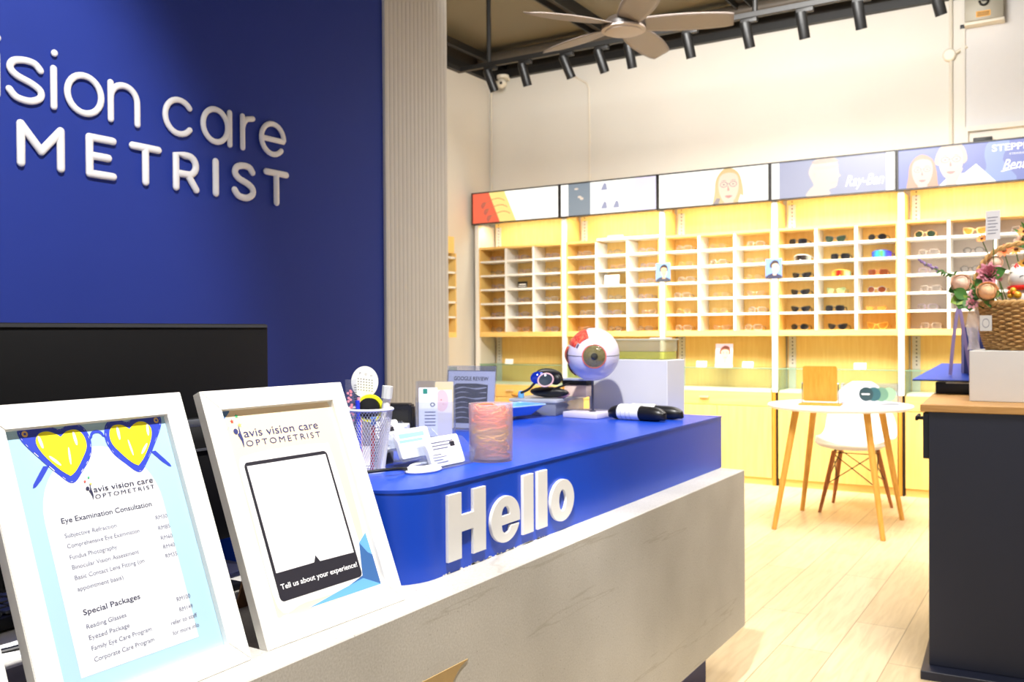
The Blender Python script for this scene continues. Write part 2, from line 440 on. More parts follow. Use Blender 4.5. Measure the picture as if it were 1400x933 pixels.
e_in = [(1.664,.7705),(1.659,.760),(1.650,.7555),(1.641,.7548),(1.632,.757),(1.626,.764),(1.6245,.774),(1.697,.774),(1.699,.7868)]
eo2 = eo[:]  # outer arc ends low on the right
hole = [(1.6245,.793)]+[(1.641+.0165*cos(a), .796+.0165*sin(a)) for a in [PI-PI*k/10 for k in range(11)]]+[(1.6575,.793)]
eo2 = ellipse(ec[0], ec[1], .058, .049, 40, 0.04, math.radians(340))
hello([eo2+[(1.661,.769),(1.655,.7585),(1.645,.755),(1.635,.756),(1.627,.763),(1.6245,.774),(1.6985,.774)], hole])
for a_, b_ in ((1.713,1.757),(1.776,1.820)): hello([[(a_,zb),(b_,zb),(b_,zt),(a_,zt)]])
hello([ellipse(1.893,.785,.0575,.049,44), ellipse(1.893,.785,.0175,.0255,30)])
# gold pointed inlay low on the stone front
gp = [(1.08,.588),(1.292,.5845),(1.380,.583),(1.359,.577),(1.345,.569),(1.331,.556),(1.320,.535),(1.312,.50),(1.30,.46),(1.08,.46)]
MB(mat('tan veneer', (176,146,96), .5, var=.12, scale=40)).prism(gp, YZ(SX), 0, .002).build('pointed_inlay', ctr)

# ---------------------------------------------------------------- raised lettering on the blue wall
SIGN = mat('white raised letter', (250,249,247), .4, var=.01)
sg = thing('wall_lettering', 'white raised rounded lettering on the blue reception wall', 'sign', (WX, 2.0, 1.66))
def letter(strokes, r):
    b = MB(SIGN)
    for st in strokes:
        closed = st[0] == 'c'; pts = st[1:] if closed else st
        b.tube([(WX+.008, q[0], q[1]) for q in pts], r, 12, closed=closed, flat=((1,0,0), .7), ball=not closed)
    b.build('letter', sg, angle=60)
def arc(cx, cz, rx, rz, a0, a1, n=22): return [(cx+rx*cos(math.radians(a0+(a1-a0)*i/n)), cz+rz*sin(math.radians(a0+(a1-a0)*i/n))) for i in range(n+1)]
r1 = .0105; zb, zm, zx = 1.862, 1.919, 1.977
def i_(y): letter([[(y,zb),(y,zx-.002)], [(y+.003,2.021),(y+.0035,2.022)]], r1)
def s_shape(y0, y1, z0, z1):
    c = (y0+y1)/2; w_ = (y1-y0)/2; h = (z1-z0)
    return smooth_loop([(y1-.004,z1-.16*h),(c+.55*w_,z1-.02*h),(c-.1*w_,z1),(y0+.25*w_,z1-.08*h),(y0+.06*w_,z1-.26*h),(c-.55*w_,z1-.42*h),(c+.35*w_,z1-.54*h),(y1-.1*w_,z1-.68*h),(y1-.1*w_,z0+.14*h),(c+.4*w_,z0+.015*h),(c-.15*w_,z0),(y0+.35*w_,z0+.05*h),(y0,z0+.2*h)], 4, False)
i_(1.447)
letter([s_shape(1.483,1.580,zb,zx)], r1)
i_(1.617)
letter([['c']+arc(1.7165,zm,.0565,.0575,0,350,30)], r1)
letter([[(1.806,zb),(1.806,zx)], [(1.806,1.925)]+arc(1.854,1.929,.048,.048,170,0)+[(1.902,zb)]], r1)
letter([arc(2.065,zm,.056,.0575,40,320)], r1)
letter([['c']+arc(2.2195,zm,.0545,.0575,0,350,30), [(2.283,zb),(2.283,zx)]], r1)
letter([[(2.343,zb),(2.343,zx)], [(2.343,1.935),(2.350,1.955),(2.365,1.970),(2.392,1.976)]], r1)
letter([[(2.436,1.917),(2.548,1.917)]+arc(2.491,zm,.057,.0575,2,318)], r1)
r2 = .0125; zb2, zt2 = 1.680, 1.792
letter([[(1.515,zb2),(1.515,zt2)],[(1.515,zt2),(1.576,1.722)],[(1.576,1.722),(1.637,zt2)],[(1.637,zt2),(1.637,zb2)]], r2)
letter([[(1.812,zt2),(1.731,zt2)],[(1.731,zt2),(1.731,zb2)],[(1.731,zb2),(1.812,zb2)], [(1.731,1.736),(1.795,1.736)]], r2)
letter([[(1.883,zt2),(1.980,zt2)], [(1.931,zt2),(1.931,zb2)]], r2)
letter([[(2.050,zb2),(2.050,zt2)]+[(2.085,zt2)]+arc(2.100,1.760,.032,.032,90,-90)+[(2.050,1.728)], [(2.098,1.728),(2.133,zb2)]], r2)
letter([[(2.218,zb2),(2.218,zt2)]], r2)
letter([s_shape(2.303,2.392,zb2,zt2+.004)], r2)
letter([[(2.456,zt2),(2.558,zt2)], [(2.507,zt2),(2.507,zb2)]], r2)

# ---------------------------------------------------------------- picture frames on the counter
def frame_fn(P):
    X, Y, yaw, t = P
    BL = Vector((X, Y, .7135)); u = Vector((cos(yaw), sin(yaw), 0)); n0 = Vector((sin(yaw), -cos(yaw), 0))
    v = -n0*sin(t)+Vector((0,0,cos(t))); n = u.cross(v)
    return lambda a, b, d=0: BL+u*a+v*b+n*d
FRAMEW = mat('white wooden frame', (243,241,236), .42, var=.015, scale=20)
def picture_frame(P, label, W=.310, H=.407, M=.033, D=.018):
    fn = frame_fn(P)
    t = thing('picture_frame', label, 'picture frame', tuple(fn(W/2, 0)))
    b = MB(FRAMEW)
    o = [(0,0),(W,0),(W,H),(0,H)]; i = [(M,M),(W-M,M),(W-M,H-M),(M,H-M)]
    for k in range(4):
        q = [o[k], o[(k+1) % 4], i[(k+1) % 4], i[k]]
        b.prism(q, lambda a, c, d: fn(a, c, d), -D, 0, .0009)
    b.build('frame', t)
    bk = MB(MDF).prism([(.008,.008),(W-.008,.008),(W-.008,H-.008),(.008,H-.008)], fn, -D-.004, -.0105)
    bk.build('backing', t)
    # easel leg: board hinged at the back
    top = fn(W/2, H*.72, -D-.004); e = MB(MDF)
    dirn = Vector(fn(0,0,-1))-Vector(fn(0,0,0)); dirn.z = 0; dirn.normalize()
    foot = Vector((top[0], top[1], .7135))+dirn*.075
    uu = (Vector(fn(1,0))-Vector(fn(0,0))).normalized()
    hw = .045; th = dirn*.004
    for (pa, pb) in (((top-uu*.025, top+uu*.025), (foot-uu*hw, foot+uu*hw)),):
        v = [pa[0], pa[1], pb[1], pb[0]]; v += [q+th for q in v]
        e.add(v, [(0,1,2,3),(7,6,5,4),(0,4,5,1),(1,5,6,2),(2,6,7,3),(3,7,4,0)])
    e.build('easel_leg', t)
    return t, fn
INK = mat('dark blue ink', (52,60,118), .6); INKB = mat('navy ink', (38,40,72), .6); INKG = mat('pale grey ink', (104,108,132), .6)
BLK = mat('black ink', (30,28,40), .6)
def logo(b, fn, u0, v0, s, c1, d):
    """logo: small leaping figure, three stars, two lines of lettering; s = width of the lettering"""
    b.m(c1)
    b.shape([ellipse(u0-.085*s, v0+.165*s, .027*s, .03*s, 16)], lambda u, v, z: fn(u, v, d))
    b.shape([smooth_loop([(u0-.07*s,v0+.135*s),(u0-.05*s,v0+.15*s),(u0-.035*s,v0+.235*s),(u0-.03*s,v0+.15*s),(u0-.02*s,v0+.07*s),(u0-.035*s,v0+.0*s),(u0-.04*s,v0-.0*s),(u0-.045*s,v0+.06*s),(u0-.06*s,v0+.10*s)], 4)], lambda u, v, z: fn(u, v, d))
    for (cx, cy, col) in ((-.03,.32,(60,180,120)), (-.10,.27,(228,78,66)), (-.02,.225,(250,214,110))):
        b.m(mat('star %d %d %d' % col, col, .6))
        b.shape([[(u0+cx*s+(.025 if k % 2 == 0 else .011)*s*sin(PI*k/5), v0+cy*s+(.025 if k % 2 == 0 else .011)*s*cos(PI*k/5)) for k in range(10)]], lambda u, v, z: fn(u, v, d))
    b.m(c1)
    b.text('avis vision care', s*.125, lambda u, v, z: fn(u, v, d), u0, v0+.095*s, width=s)
    b.text('OPTOMETRIST', s*.088, lambda u, v, z: fn(u, v, d), u0, v0, width=s, spacing=1.35)

P1 = (-.9984, .6094, 1.5973, .3671); P2 = (-1.0116, .9541, 1.533, .3826)
t1, f1 = picture_frame(P1, 'white picture frame with a price list and heart-shaped sunglasses drawing, left on the counter')
d0 = -.0095
pr = MB(mat('light blue print', (168,204,226), .5)).prism([(.025,.025),(.285,.025),(.285,.382),(.025,.382)], f1, -.0103, d0)
pr.m(mat('white print', (226,228,233), .5))
arch = [(.0605,.0565),(.2390,.0555),(.2390,.255)]+[(.150+.0890*cos(a), .252+.090*sin(a)) for a in [PI*k/20 for k in range(21)]]
pr.shape([arch], lambda u, v, z: f1(u, v, d0+.0002))
COB = mat('cobalt print', (44,66,190), .5); YEL = mat('yellow print', (252,240,30), .5); SHN = mat('white highlight print', (250,250,244), .5)
def heart_glass(mx):
    T = (lambda q: q) if not mx else (lambda q: (.3235-q[0], q[1]+.0005))
    pts = smooth_loop([(.111,.2963),(.094,.3095),(.0665,.3435),(.0545,.3620),(.0530,.3745),(.0600,.3785),(.0728,.3790),(.092,.3772),(.108,.3712),(.1145,.3718),(.1240,.3762),(.1336,.3762),(.1455,.3690),(.1510,.3500),(.1450,.3290),(.1300,.3120)], 5)
    pr.m(COB).shape([[T(q) for q in pts]], lambda u, v, z: f1(u, v, d0+.0004))
    arm = [(.0845,.3235),(.0760,.3240),(.0640,.3100),(.0575,.3020),(.0560,.2975),(.0600,.2985),(.0690,.3060)]
    pr.shape([[T(q) for q in arm]], lambda u, v, z: f1(u, v, d0+.0004))
    h = smooth_loop([(.1095,.3062),(.0960,.3180),(.0800,.3390),(.0738,.3560),(.0800,.3670),(.0917,.3694),(.1020,.3655),(.1092,.3600)], 5, False)+smooth_loop([(.1092,.3600),(.1200,.3672),(.1337,.3673),(.1420,.3580),(.1425,.3430),(.1330,.3280),(.1190,.3120),(.1095,.3062)], 5, False)
    pr.m(YEL).shape([[T(q) for q in h[:-1]]], lambda u, v, z: f1(u, v, d0+.0006))
    pr.m(SHN)
    for (x, y, rx, ry, a) in ((.0800,.3560,.0022,.009,.15), (.0935,.3290,.0020,.010,.75), (.1285,.3560,.0022,.010,.05), (.1150,.3330,.0015,.012,-.1)):
        pr.shape([[T((x+rx*cos(k*PI/8)*cos(a)-ry*sin(k*PI/8)*sin(a), y+rx*cos(k*PI/8)*sin(a)+ry*sin(k*PI/8)*cos(a))) for k in range(16)]], lambda u, v, z: f1(u, v, d0+.0008))
    for k in range(0, len(pts)-2, 3):
        a, c = pts[k], pts[k+1]; cx, cy = .110, .342
        g = lambda q: T((q[0]+(cx-q[0])*.045, q[1]+(cy-q[1])*.045)); n_ = (-(c[1]-a[1])*.10, (c[0]-a[0])*.10)
        a_, c_ = g(a), g(c)
        pr.add([f1(a_[0], a_[1], d0+.0007), f1(c_[0], c_[1], d0+.0007), f1(c_[0]+n_[0], c_[1]+n_[1], d0+.0007), f1(a_[0]+n_[0], a_[1]+n_[1], d0+.0007)], [(0,1,2,3)])
    pr.m(mat('gold rivet print', (232,190,110), .5)).shape([ellipse(*T((.0618,.3687)), .0042, .0042, 14)], lambda u, v, z: f1(u, v, d0+.0007))
    pr.m(COB).shape([ellipse(*T((.0618,.3687)), .0018, .0018, 10)], lambda u, v, z: f1(u, v, d0+.0009))
heart_glass(False); heart_glass(True)
br = [(.1495,.3560)]+[(.1617+.0105*cos(a), .3560+.0085*sin(a)) for a in [PI-PI*k/8 for k in range(9)]]+[(.1745,.3570),(.1740,.3520)]+[(.1617+.0075*cos(a), .3545+.0055*sin(a)) for a in [PI*k/8 for k in range(9)]]+[(.1500,.3510)]
pr.m(COB).shape([br], lambda u, v, z: f1(u, v, d0+.0004))
logo(pr, f1, .1368, .2707, .0935, INKB, d0+.0009)
fp = lambda u, v, z: f1(u, v, d0+.0005)
pr.m(INKB).text('Eye Examination Consultation', .0100, fp, .0825, .2467, width=.136, bold=.008)
pr.text('Special Packages', .0100, fp, .0824, .1285, width=.083, bold=.008)
pr.m(INKG)
for s_, v, w_ in (('Subjective Refraction', .2278, .075), ('Comprehensive Eye Examination', .2144, .107), ('Fundus Photography', .1999, .068), ('Binocular Vision Assessment', .1869, .098), ('Basic Contact Lens Fitting (on', .1734, .103), ('appointment basis)', .1590, .066),
                  ('Reading Glasses', .1111, .057), ('Eyezed Package', .0973, .058), ('Family Eye Care Program', .0839, .088), ('Corporate Care Program', .0699, .088)):
    pr.text(s_, .0082, fp, .0822, v, width=w_)
for s_, v in (('RM30', .2265), ('RM85', .2116), ('RM60', .1973), ('RM40', .1845), ('RM35', .1716), ('RM100', .1102), ('RM149', .0958)):
    pr.text(s_, .0082, fp, .2195, v, width=.0195 if len(s_) == 4 else .0225)
pr.text('refer to staff', .0082, fp, .2011, .0822, width=.044); pr.text('for more info', .0082, fp, .2001, .0687, width=.044)
pr.build('price_list_print', t1)

t2, f2 = picture_frame(P2, 'white picture frame with a cream review poster and black speech panel, beside the pen cup')
pr = MB(mat('warm white print', (248,245,238), .5)).prism([(.025,.025),(.285,.025),(.285,.382),(.025,.382)], f2, -.0103, d0)
CREAM = mat('cream print', (242,222,190), .5)
q2 = lambda k: (lambda u, v, z: f2(u, v, d0+k))
pr.m(CREAM).shape([smooth_loop([(.036,.060),(.036,.25),(.030,.30),(.034,.345),(.058,.379),(.150,.381),(.262,.379),(.272,.33),(.268,.20),(.262,.12),(.235,.05),(.12,.036),(.06,.042)], 5)], q2(.0002))
pr.m(mat('soft white print', (247,246,245), .5)).shape([smooth_loop([(.046,.055),(.044,.20),(.046,.285),(.07,.298),(.15,.302),(.232,.299),(.246,.285),(.249,.15),(.247,.058),(.20,.050),(.10,.050)], 5)], q2(.0004))
SLATE = mat('slate blue print', (84,128,186), .5); SKY = mat('sky blue print', (104,172,238), .5); STEEL = mat('steel blue print', (58,104,164), .5)
pr.m(SLATE).shape([[(.0300,.382),(.052,.382),(.0545,.3768),(.0530,.372),(.0300,.3526)]], q2(.0006))
pr.m(SKY).shape([[(.0313,.3392),(.0372,.3120),(.0370,.3085),(.0322,.3060),(.0300,.31)]], q2(.0006))
pr.shape([[(.2705,.1314),(.2489,.1171),(.262,.098),(.2715,.092)]], q2(.0006))
pr.m(STEEL).shape([[(.262,.098),(.2720,.0915),(.2720,.0395),(.1772,.0480),(.235,.0625),(.2489,.1171)]], q2(.0005))
pr.m(SKY).shape([[(.1035,.0399),(.1772,.0507),(.235,.058),(.272,.0395)]], q2(.00055))
pr.m(INKG)
for k in range(7): pr.shape([ellipse(.0312+.0021*k, .3331+.0022*k, .0006, .0006, 6)], q2(.0006))
def rrect(x0, y0, x1, y1, r, n=5):
    o = []
    for cx, cy, a in ((x1-r,y0+r,-90), (x1-r,y1-r,0), (x0+r,y1-r,90), (x0+r,y0+r,180)):
        for k in range(n+1): t_ = math.radians(a+90*k/n); o.append((cx+r*cos(t_), cy+r*sin(t_)))
    return o
pr.m(BLK).shape([rrect(.0534,.0615,.2350,.2862,.008)], q2(.0008))
pr.m(mat('white panel print', (250,250,252), .5)).shape([[(.0590,.1060),(.1390,.1060),(.1456,.1168),(.1522,.1055),(.2302,.1040),(.2302,.2800),(.0585,.2800)]], q2(.0010))
pr.text('Tell us about your experience!', .0118, q2(.0010), .0605, .0795, width=.169, bold=.012)
logo(pr, f2, .0693, .3120, .1630, INK, d0+.0008)
pr.build('review_poster_print', t2)
# third frame, only its edge stands in the picture
P3 = (-.965, .262, 1.62, .36)
t3, f3 = picture_frame(P3, 'white picture frame edge at the bottom left corner of the photo')
MB(mat('pale yellow print', (248,240,206), .5)).prism([(.025,.025),(.285,.025),(.285,.382),(.025,.382)], f3, -.0103, d0).build('print', t3)

# ---------------------------------------------------------------- staff side: monitor, keyboard, papers
MBLK = mat('matt black monitor plastic', (6,6,8), .6, spec=.2)
mo = thing('computer_monitor', 'black computer monitor seen from behind, back to the counter', 'monitor', (-1.44, 1.0, .713))
b = MB(MBLK).box(-1.385, -1.37, .715, 1.300, .80, 1.20, .004)
b.build('panel', mo)
MB(mat('dark grey bezel', (50,52,56), .45)).box(-1.3705, -1.368, .72, 1.296, 1.193, 1.1985).build('top_bezel', mo)
b = MB(MBLK); b.prism([(-1.372,.80),(-1.372,1.030),(-1.352,1.018),(-1.335,.985),(-1.330,.84),(-1.345,.80)], lambda u, v, d: (u, d, v), .75, 1.27, .004)
b.build('rear_housing', mo)
b = MB(GREYD); b.box(-1.372, -1.3495, .75, 1.27, 1.012, 1.026, .003); b.box(-1.3335,-1.3305,.76,1.26,.972,.976)  # grey bars paint the light caught on the black housing's ridges
b.build('lit_ridge', mo)
MB(MBLK).box(-1.40, -1.37, .93, 1.07, .722, .90, .006).build('stand_neck', mo)
MB(MBLK).box(-1.50, -1.30, .86, 1.17, .713, .727, .005).build('stand_base', mo)
pc = thing('receipt_printer', 'black box-shaped receipt printer on the desk behind the review frame', 'printer', (-1.60, 1.12, .713))
MB(BLACK).box(-1.68, -1.53, 1.02, 1.25, .713, .86, .008).build('body', pc)
MB(GREYD).box(-1.53, -1.526, 1.04, 1.24, .735, .75, .001).build('paper_slot', pc)
kb = thing('keyboard', 'black computer keyboard on the desk at the far left', 'keyboard', (-1.49, .70, .713))
b = MB(BLACK, rotz(.1, (-1.5,.7,0))); b.box(-1.57, -1.42, .48, .90, .717, .738, .004); b.build('case', kb)
b = MB(GREYD, rotz(.1, (-1.5,.7,0)))
for i in range(5):
    for j in range(14): b.box(-1.564+.028*i, -1.564+.028*i+.022, .49+.0285*j, .49+.0285*j+.023, .738, .744, .0015, 1)
b.build('keys', kb)
mk = thing('phone_stand', 'black bent metal stand on the desk behind the price list frame', 'stand', (-1.33, .80, .713))
MB(BLACK).tube(smooth_loop([(-1.36,.70,.717),(-1.335,.765,.719),(-1.325,.80,.73),(-1.33,.85,.765)], 6, False), .006, 8, flat=((0,0,1), .5)).build('arm', mk)
tag(MB(PAPER).box(-1.43, -1.30, .62, .86, .7132, .7150).build('paper_stack'), 'white printed papers lying on the desk behind the price list', 'paper')
tag(MB(mat('grey fabric', (120,118,124), .8, var=.1, scale=60)).box(-1.22, -1.10, .58, .74, .7132, .735, .006).build('desk_mat'), 'grey slab on the counter behind the price list frame', 'mat')
tag(MB(PAPER, rotz(.3, (-1.5,1.35,0))).box(-1.60, -1.44, 1.16, 1.27, .7132, .7150).build('paper_sheet'), 'white sheet on the desk between the two picture frames', 'paper')

# ---------------------------------------------------------------- things on the blue riser
ZT = .89
# wire mesh pen cup
cx, cy = -1.263, 1.479
pc = thing('pen_cup', 'white wire mesh pen cup behind the review frame', 'cup', (cx, cy, ZT))
b = MB(WMESH); nu = 46
for sgn in (-1, 1):
    for i in range(nu):
        b.tube([(cx+(.031+.017*t/22)*cos(2*PI*(i+sgn*.5*t)/nu), cy+(.031+.017*t/22)*sin(2*PI*(i+sgn*.5*t)/nu), ZT+.004+.124*t/22) for t in range(23)], .0007, 4)
b.build('mesh_wall', pc)
b = MB(WMESH); b.tube([(cx+.0485*cos(2*PI*i/40), cy+.0485*sin(2*PI*i/40), ZT+.131) for i in range(40)], .0032, 8, True); b.build('rim', pc)
b = MB(WMESH); b.lathe([(.0,ZT),(.033,ZT),(.033,ZT+.006),(.0,ZT+.006)], (cx, cy, 0), 36); b.build('bottom', pc)
def leaner(name, label, cat, m, x, y, z1, dx=0, dy=0, r=.0045, cap=None):
    t = thing(name, label, cat, (x, y, ZT+.006))
    a = Vector((x, y, ZT+.008)); e = Vector((x+dx, y+dy, z1))
    MB(m).tube([a, a.lerp(e,.5), e], r, 10).build('barrel', t)
    if cap: MB(cap).tube([a.lerp(e,.86), e+(e-a)*.012], r*1.35, 10).build('cap', t)
    return t
# paddle shaped occluder with letters
oc = thing('eye_chart_paddle', 'round white letter chart paddle standing in the mesh pen cup', 'paddle', (cx-.012, cy+.012, ZT+.006))
cam_dir = Vector((.65,-.76,0)).normalized(); side = Vector((.76,.65,0))
pfn = lambda u, v, d=0: Vector((cx-.026, cy+.018, ZT))+side*u+Vector((0,0,1))*v+cam_dir*d
MB(WHITE).prism([(u, v) for u, v in ellipse(-.001,.187,.0285,.0335,36)], pfn, -.0015, .0015).build('disc', oc)
MB(WHITE).prism([(-.010,.008),(.010,.008),(.010,.156),(-.010,.156)], pfn, -.0015, .0015).build('handle', oc)
b = MB(GREYD)
for s_, u, v, sz in (('P',-.012,.203,.007), ('O',-.001,.201,.006), ('H',.011,.198,.006)): b.text(s_, sz, lambda a, c, d: pfn(a, c, .0017), u, v)
for j in range(5):
    for i in range(6): b.shape([rrect(-.016+.0058*i, .193-.0058*j-.0008*i, -.0135+.0058*i, .1952-.0058*j-.0008*i, .0005, 1)], lambda u, v, z: pfn(u, v, .0017))
b.build('letters', oc)
ru = thing('ruler', 'clear plastic ruler with pink pattern in the pen cup', 'ruler', (cx-.04, cy-.006, ZT+.006))
rfn = lambda u, v, d=0: Vector((cx-.040+.0, cy-.004, ZT+.005))+side*u+Vector((-.02,-.02,1)).normalized()*v+cam_dir*d
MB(ACRY).prism([(-.012,0),(.012,0),(.012,.188),(-.012,.188)], rfn, -.001, .001).build('blade', ru)
b = MB(BLK)
for k in range(34): b.shape([rrect(.006 if k % 5 else .003, .01+.005*k, .0115, .0113+.005*k, .0004, 1)], lambda u, v, z: rfn(u, v, .0013))
b.m(mat('pink print', (240,150,170), .5))
for k in range(18): b.shape([ellipse(random.uniform(-.010,.003), random.uniform(.10,.165), .0028, .0028, 10)], lambda u, v, z: rfn(u, v, .0012))
b.build('markings', ru)
leaner('pen', 'blue capped pen standing in the mesh pen cup', 'pen', mat('bright blue plastic', (40,60,220), .35), cx-.012, cy-.016, ZT+.150, -.003, -.004, .0048)
leaner('pen', 'pink pen in the pen cup, behind the ruler', 'pen', mat('pink plastic', (244,170,184), .35), cx-.022, cy-.004, ZT+.155, -.002, 0, .005)
mk2 = leaner('marker', 'thick white marker standing at the right side of the pen cup', 'marker', WHITE, cx+.026, cy+.004, ZT+.178, .014, .008, .0085, mat('off white cap', (222,224,220), .4))
leaner('pen', 'red and white pen seen through the right side of the mesh cup', 'pen', mat('red plastic', (214,60,60), .4), cx+.020, cy-.016, ZT+.115, .008, -.004, .0042, mat('sky pen cap', (70,130,220), .4))
tp = thing('correction_tape', 'yellow and black round tape dispenser lying in the pen cup top', 'tape dispenser', (cx+.006, cy+.02, ZT+.13))
rt = Matrix.Rotation(PI/2, 3, 'X')
tm = Matrix(((side.x, 0, cam_dir.x), (side.y, 0, cam_dir.y), (0, 1, 0)))
MB(mat('bright yellow plastic', (236,236,30), .4)).lathe([(.022,-.009),(.029,-.009),(.029,.009),(.022,.009),(.022,-.009)], (cx-.010, cy+.014, ZT+.132), 28, tm).build('yellow_ring', tp)
MB(BLACK).lathe([(0,-.008),(.0222,-.008),(.0222,.010),(0,.012)], (cx-.012, cy+.012, ZT+.132), 24, tm).build('black_hub', tp)
# cables
tag(MB(BLACK).tube(smooth_loop([(-1.33,1.40,.8935),(-1.26,1.39,.8935),(-1.205,1.425,.902),(-1.18,1.475,.902),(-1.185,1.515,.8945),(-1.22,1.53,.8935)], 8, False), .0034, 8).build('black_cable'), 'black cable looping out from under the pen cup', 'cable')
wc = MB(mat('white cable', (238,238,240), .4))
for k, (rr, h) in enumerate(((.046,.8935),(.040,.894),(.034,.8935))):
    wc.tube([(-1.165+rr*.62*cos(2*PI*i/40), 1.535+rr*sin(2*PI*i/40), h+.0045*k) for i in range(40)], .0034, 8, True)
tag(wc.build('white_cable_coil'), 'white cable coiled flat on the blue counter by the card holder', 'cable')
# three-tier card holder, facing the customers (+X)
ch_ = thing('card_holder', 'three tier clear acrylic card holder beside the frosted cup', 'card holder', (-1.23, 1.62, ZT))
b = MB(ACRY)
tiers = [(-1.150, ZT+.004, 1.545, 1.690), (-1.215, ZT+.020, 1.525, 1.665), (-1.280, ZT+.034, 1.505, 1.640)]
for k, (x, z, ya, yb) in enumerate(tiers):
    def side_prof(x=x, z=z): return [(x+.004,z-.002),(x+.010,z+.024),(x-.026,z+.055),(x-.045,z+.055),(x-.020,z-.002)]
    for yy in (ya-.003, yb): b.prism(side_prof(), lambda u, v, d: (u, d, v), yy, yy+.003)
    b.prism([(x+.004,z-.002),(x+.007,z-.002),(x+.013,z+.024),(x+.010,z+.024)], lambda u, v, d: (u, d, v), ya, yb)
    b.prism([(x-.018,z-.002),(x-.015,z-.002),(x-.040,z+.055),(x-.043,z+.055)], lambda u, v, d: (u, d, v), ya, yb)
    b.box(x-.018, x+.006, ya, yb, z-.004, z-.001)
b.build('pockets', ch_)
MB(ACRY).box(-1.305, -1.14, 1.505, 1.69, ZT, ZT+.003).build('base_plate', ch_)
names = ('printed white cards in the front tier of the clear card holder', 'blue and white cards in the middle tier of the clear card holder', 'white cards in the back tier of the clear card holder')
PBLUE = mat('pale blue band print', (150,196,236), .5)
for k, (x, z, ya, yb) in enumerate(tiers):
    cfn = lambda u, v, d=0, x=x, z=z: Vector((x-.006-.36*v+d*.94, u, z+.93*v+.36*d))
    t = thing('card_stack', names[k], 'cards', (x-.01, (ya+yb)/2, z), 'cards in the tiered holder')
    b = MB(PAPER); W = (yb-ya)
    b.prism(rrect(ya+.012, .001, yb-.012, .066, .006), cfn, -.008, 0); b.build('cards', t)
    b = MB(INKG)
    if k == 1: b.m(PBLUE).shape([rrect(ya+.022, .046, yb-.03, .056, .001, 1)], lambda u, v, z_: cfn(u, v, .0004)); b.shape([rrect(ya+.018, .036, yb-.04, .042, .001, 1)], lambda u, v, z_: cfn(u, v, .0004))
    else:
        for q in range(3): b.shape([rrect(ya+.03, .052-.007*q, yb-.035-.012*q, .0545-.007*q, .0005, 1)], lambda u, v, z_: cfn(u, v, .0004))
        b.m(BLK); b.shape([rrect(yb-.050, .040, yb-.032, .051, .001, 1)], lambda u, v, z_: cfn(u, v, .0004))
        b.m(INKG)
        for q in range(4): b.shape([rrect(ya+.022, .026-.006*q, ya+.022+(.05 if q % 2 else .034), .0278-.006*q, .0005, 1)], lambda u, v, z_: cfn(u, v, .0004))
    b.build('print', t)
tag(MB(BLACK).box(-1.345,-1.295,1.53,1.60,ZT,ZT+.03,.004).build('black_clip_box'), 'small black box under the back of the card holder', 'box')
# frosted cup full of rubber bands
cx, cy = -1.130, 1.742
fc = thing('frosted_cup', 'frosted translucent cup holding coloured rubber bands', 'cup', (cx, cy, ZT))
MB(FROST).lathe([(0,ZT+.001),(.0475,ZT+.001),(.0495,ZT+.006),(.0500,ZT+.130),(.0470,ZT+.130),(.0465,ZT+.008),(0,ZT+.008)], (cx, cy, 0), 44).build('cup_wall', fc)
rbm = MB()
cols = [(mat('brown rubber', (200,120,80), .6), .018, .045), (mat('yellow rubber', (246,206,80), .6), .040, .078), (mat('orange rubber', (255,136,60), .6), .072, .112), (mat('coral rubber', (255,120,84), .6), .082, .120)]
for m_, z0, z1 in cols:
    rbm.m(m_)
    for k in range(26):
        a, bb = random.uniform(.024,.040), random.uniform(.018,.036); tx, ty = random.uniform(-.5,.5), random.uniform(-.5,.5); z = ZT+random.uniform(z0, z1); ph = random.random()*6
        ox, oy = random.uniform(-.006,.006), random.uniform(-.006,.006)
        pts = []
        for i in range(22):
            t = 2*PI*i/22; u, v = a*cos(t), bb*sin(t); X, Y = u*cos(ph)-v*sin(ph)+ox, u*sin(ph)+v*cos(ph)+oy
            rr_ = math.hypot(X, Y); sc = min(1, .042/rr_); X *= sc; Y *= sc
            zz = max(ZT+.011, min(ZT+.126, z+tx*X*.6+ty*Y*.6+.004*sin(3*t+ph))); pts.append((cx+X, cy+Y, zz))
        rbm.tube(pts, .0020, 6, True)
rb = rbm.build('rubber_bands'); tag(rb, 'tangle of orange, yellow and brown rubber bands inside the frosted cup', 'rubber bands', kind='stuff')
# brochure holder with leaflets, facing the customer side
bfn = lambda u, v, d=0: Vector((-1.52, 2.06, ZT))+Vector((.80,.60,0))*u+Vector((0,0,1))*v+Vector((.60,-.80,0))*d
bh = thing('leaflet_holder', 'clear acrylic leaflet holder behind the card holder', 'leaflet holder', tuple(bfn(0,0)))
b = MB(ACRY); b.prism([(-.055,0),(.055,0),(.055,.155),(-.055,.155)], bfn, -.022, -.019)
b.prism([(-.055,0),(.055,0),(.055,.10),(-.055,.10)], bfn, .030, .033)
for u in (-.055,.053): b.prism([(u,0),(u+.002,0),(u+.002,.11),(u,.11)], bfn, -.02, .03)
b.prism([(-.055,0),(.055,0),(.055,.003),(-.055,.003)], bfn, -.02, .03); b.build('acrylic_shell', bh)
def leaflet(label, m, u0, u1, v0, v1, d, lean, art=None):
    lf = lambda u, v, dd=0: bfn(u, .004+v, d-lean*v+dd)
    b = MB(m).prism(rrect(u0, v0, u1, v1, .002, 2), lf, 0, .0012)
    if art: art(b, lambda u, v, z: lf(u, v, .0016))
    return tag(b.build('leaflet'), label, 'leaflet')
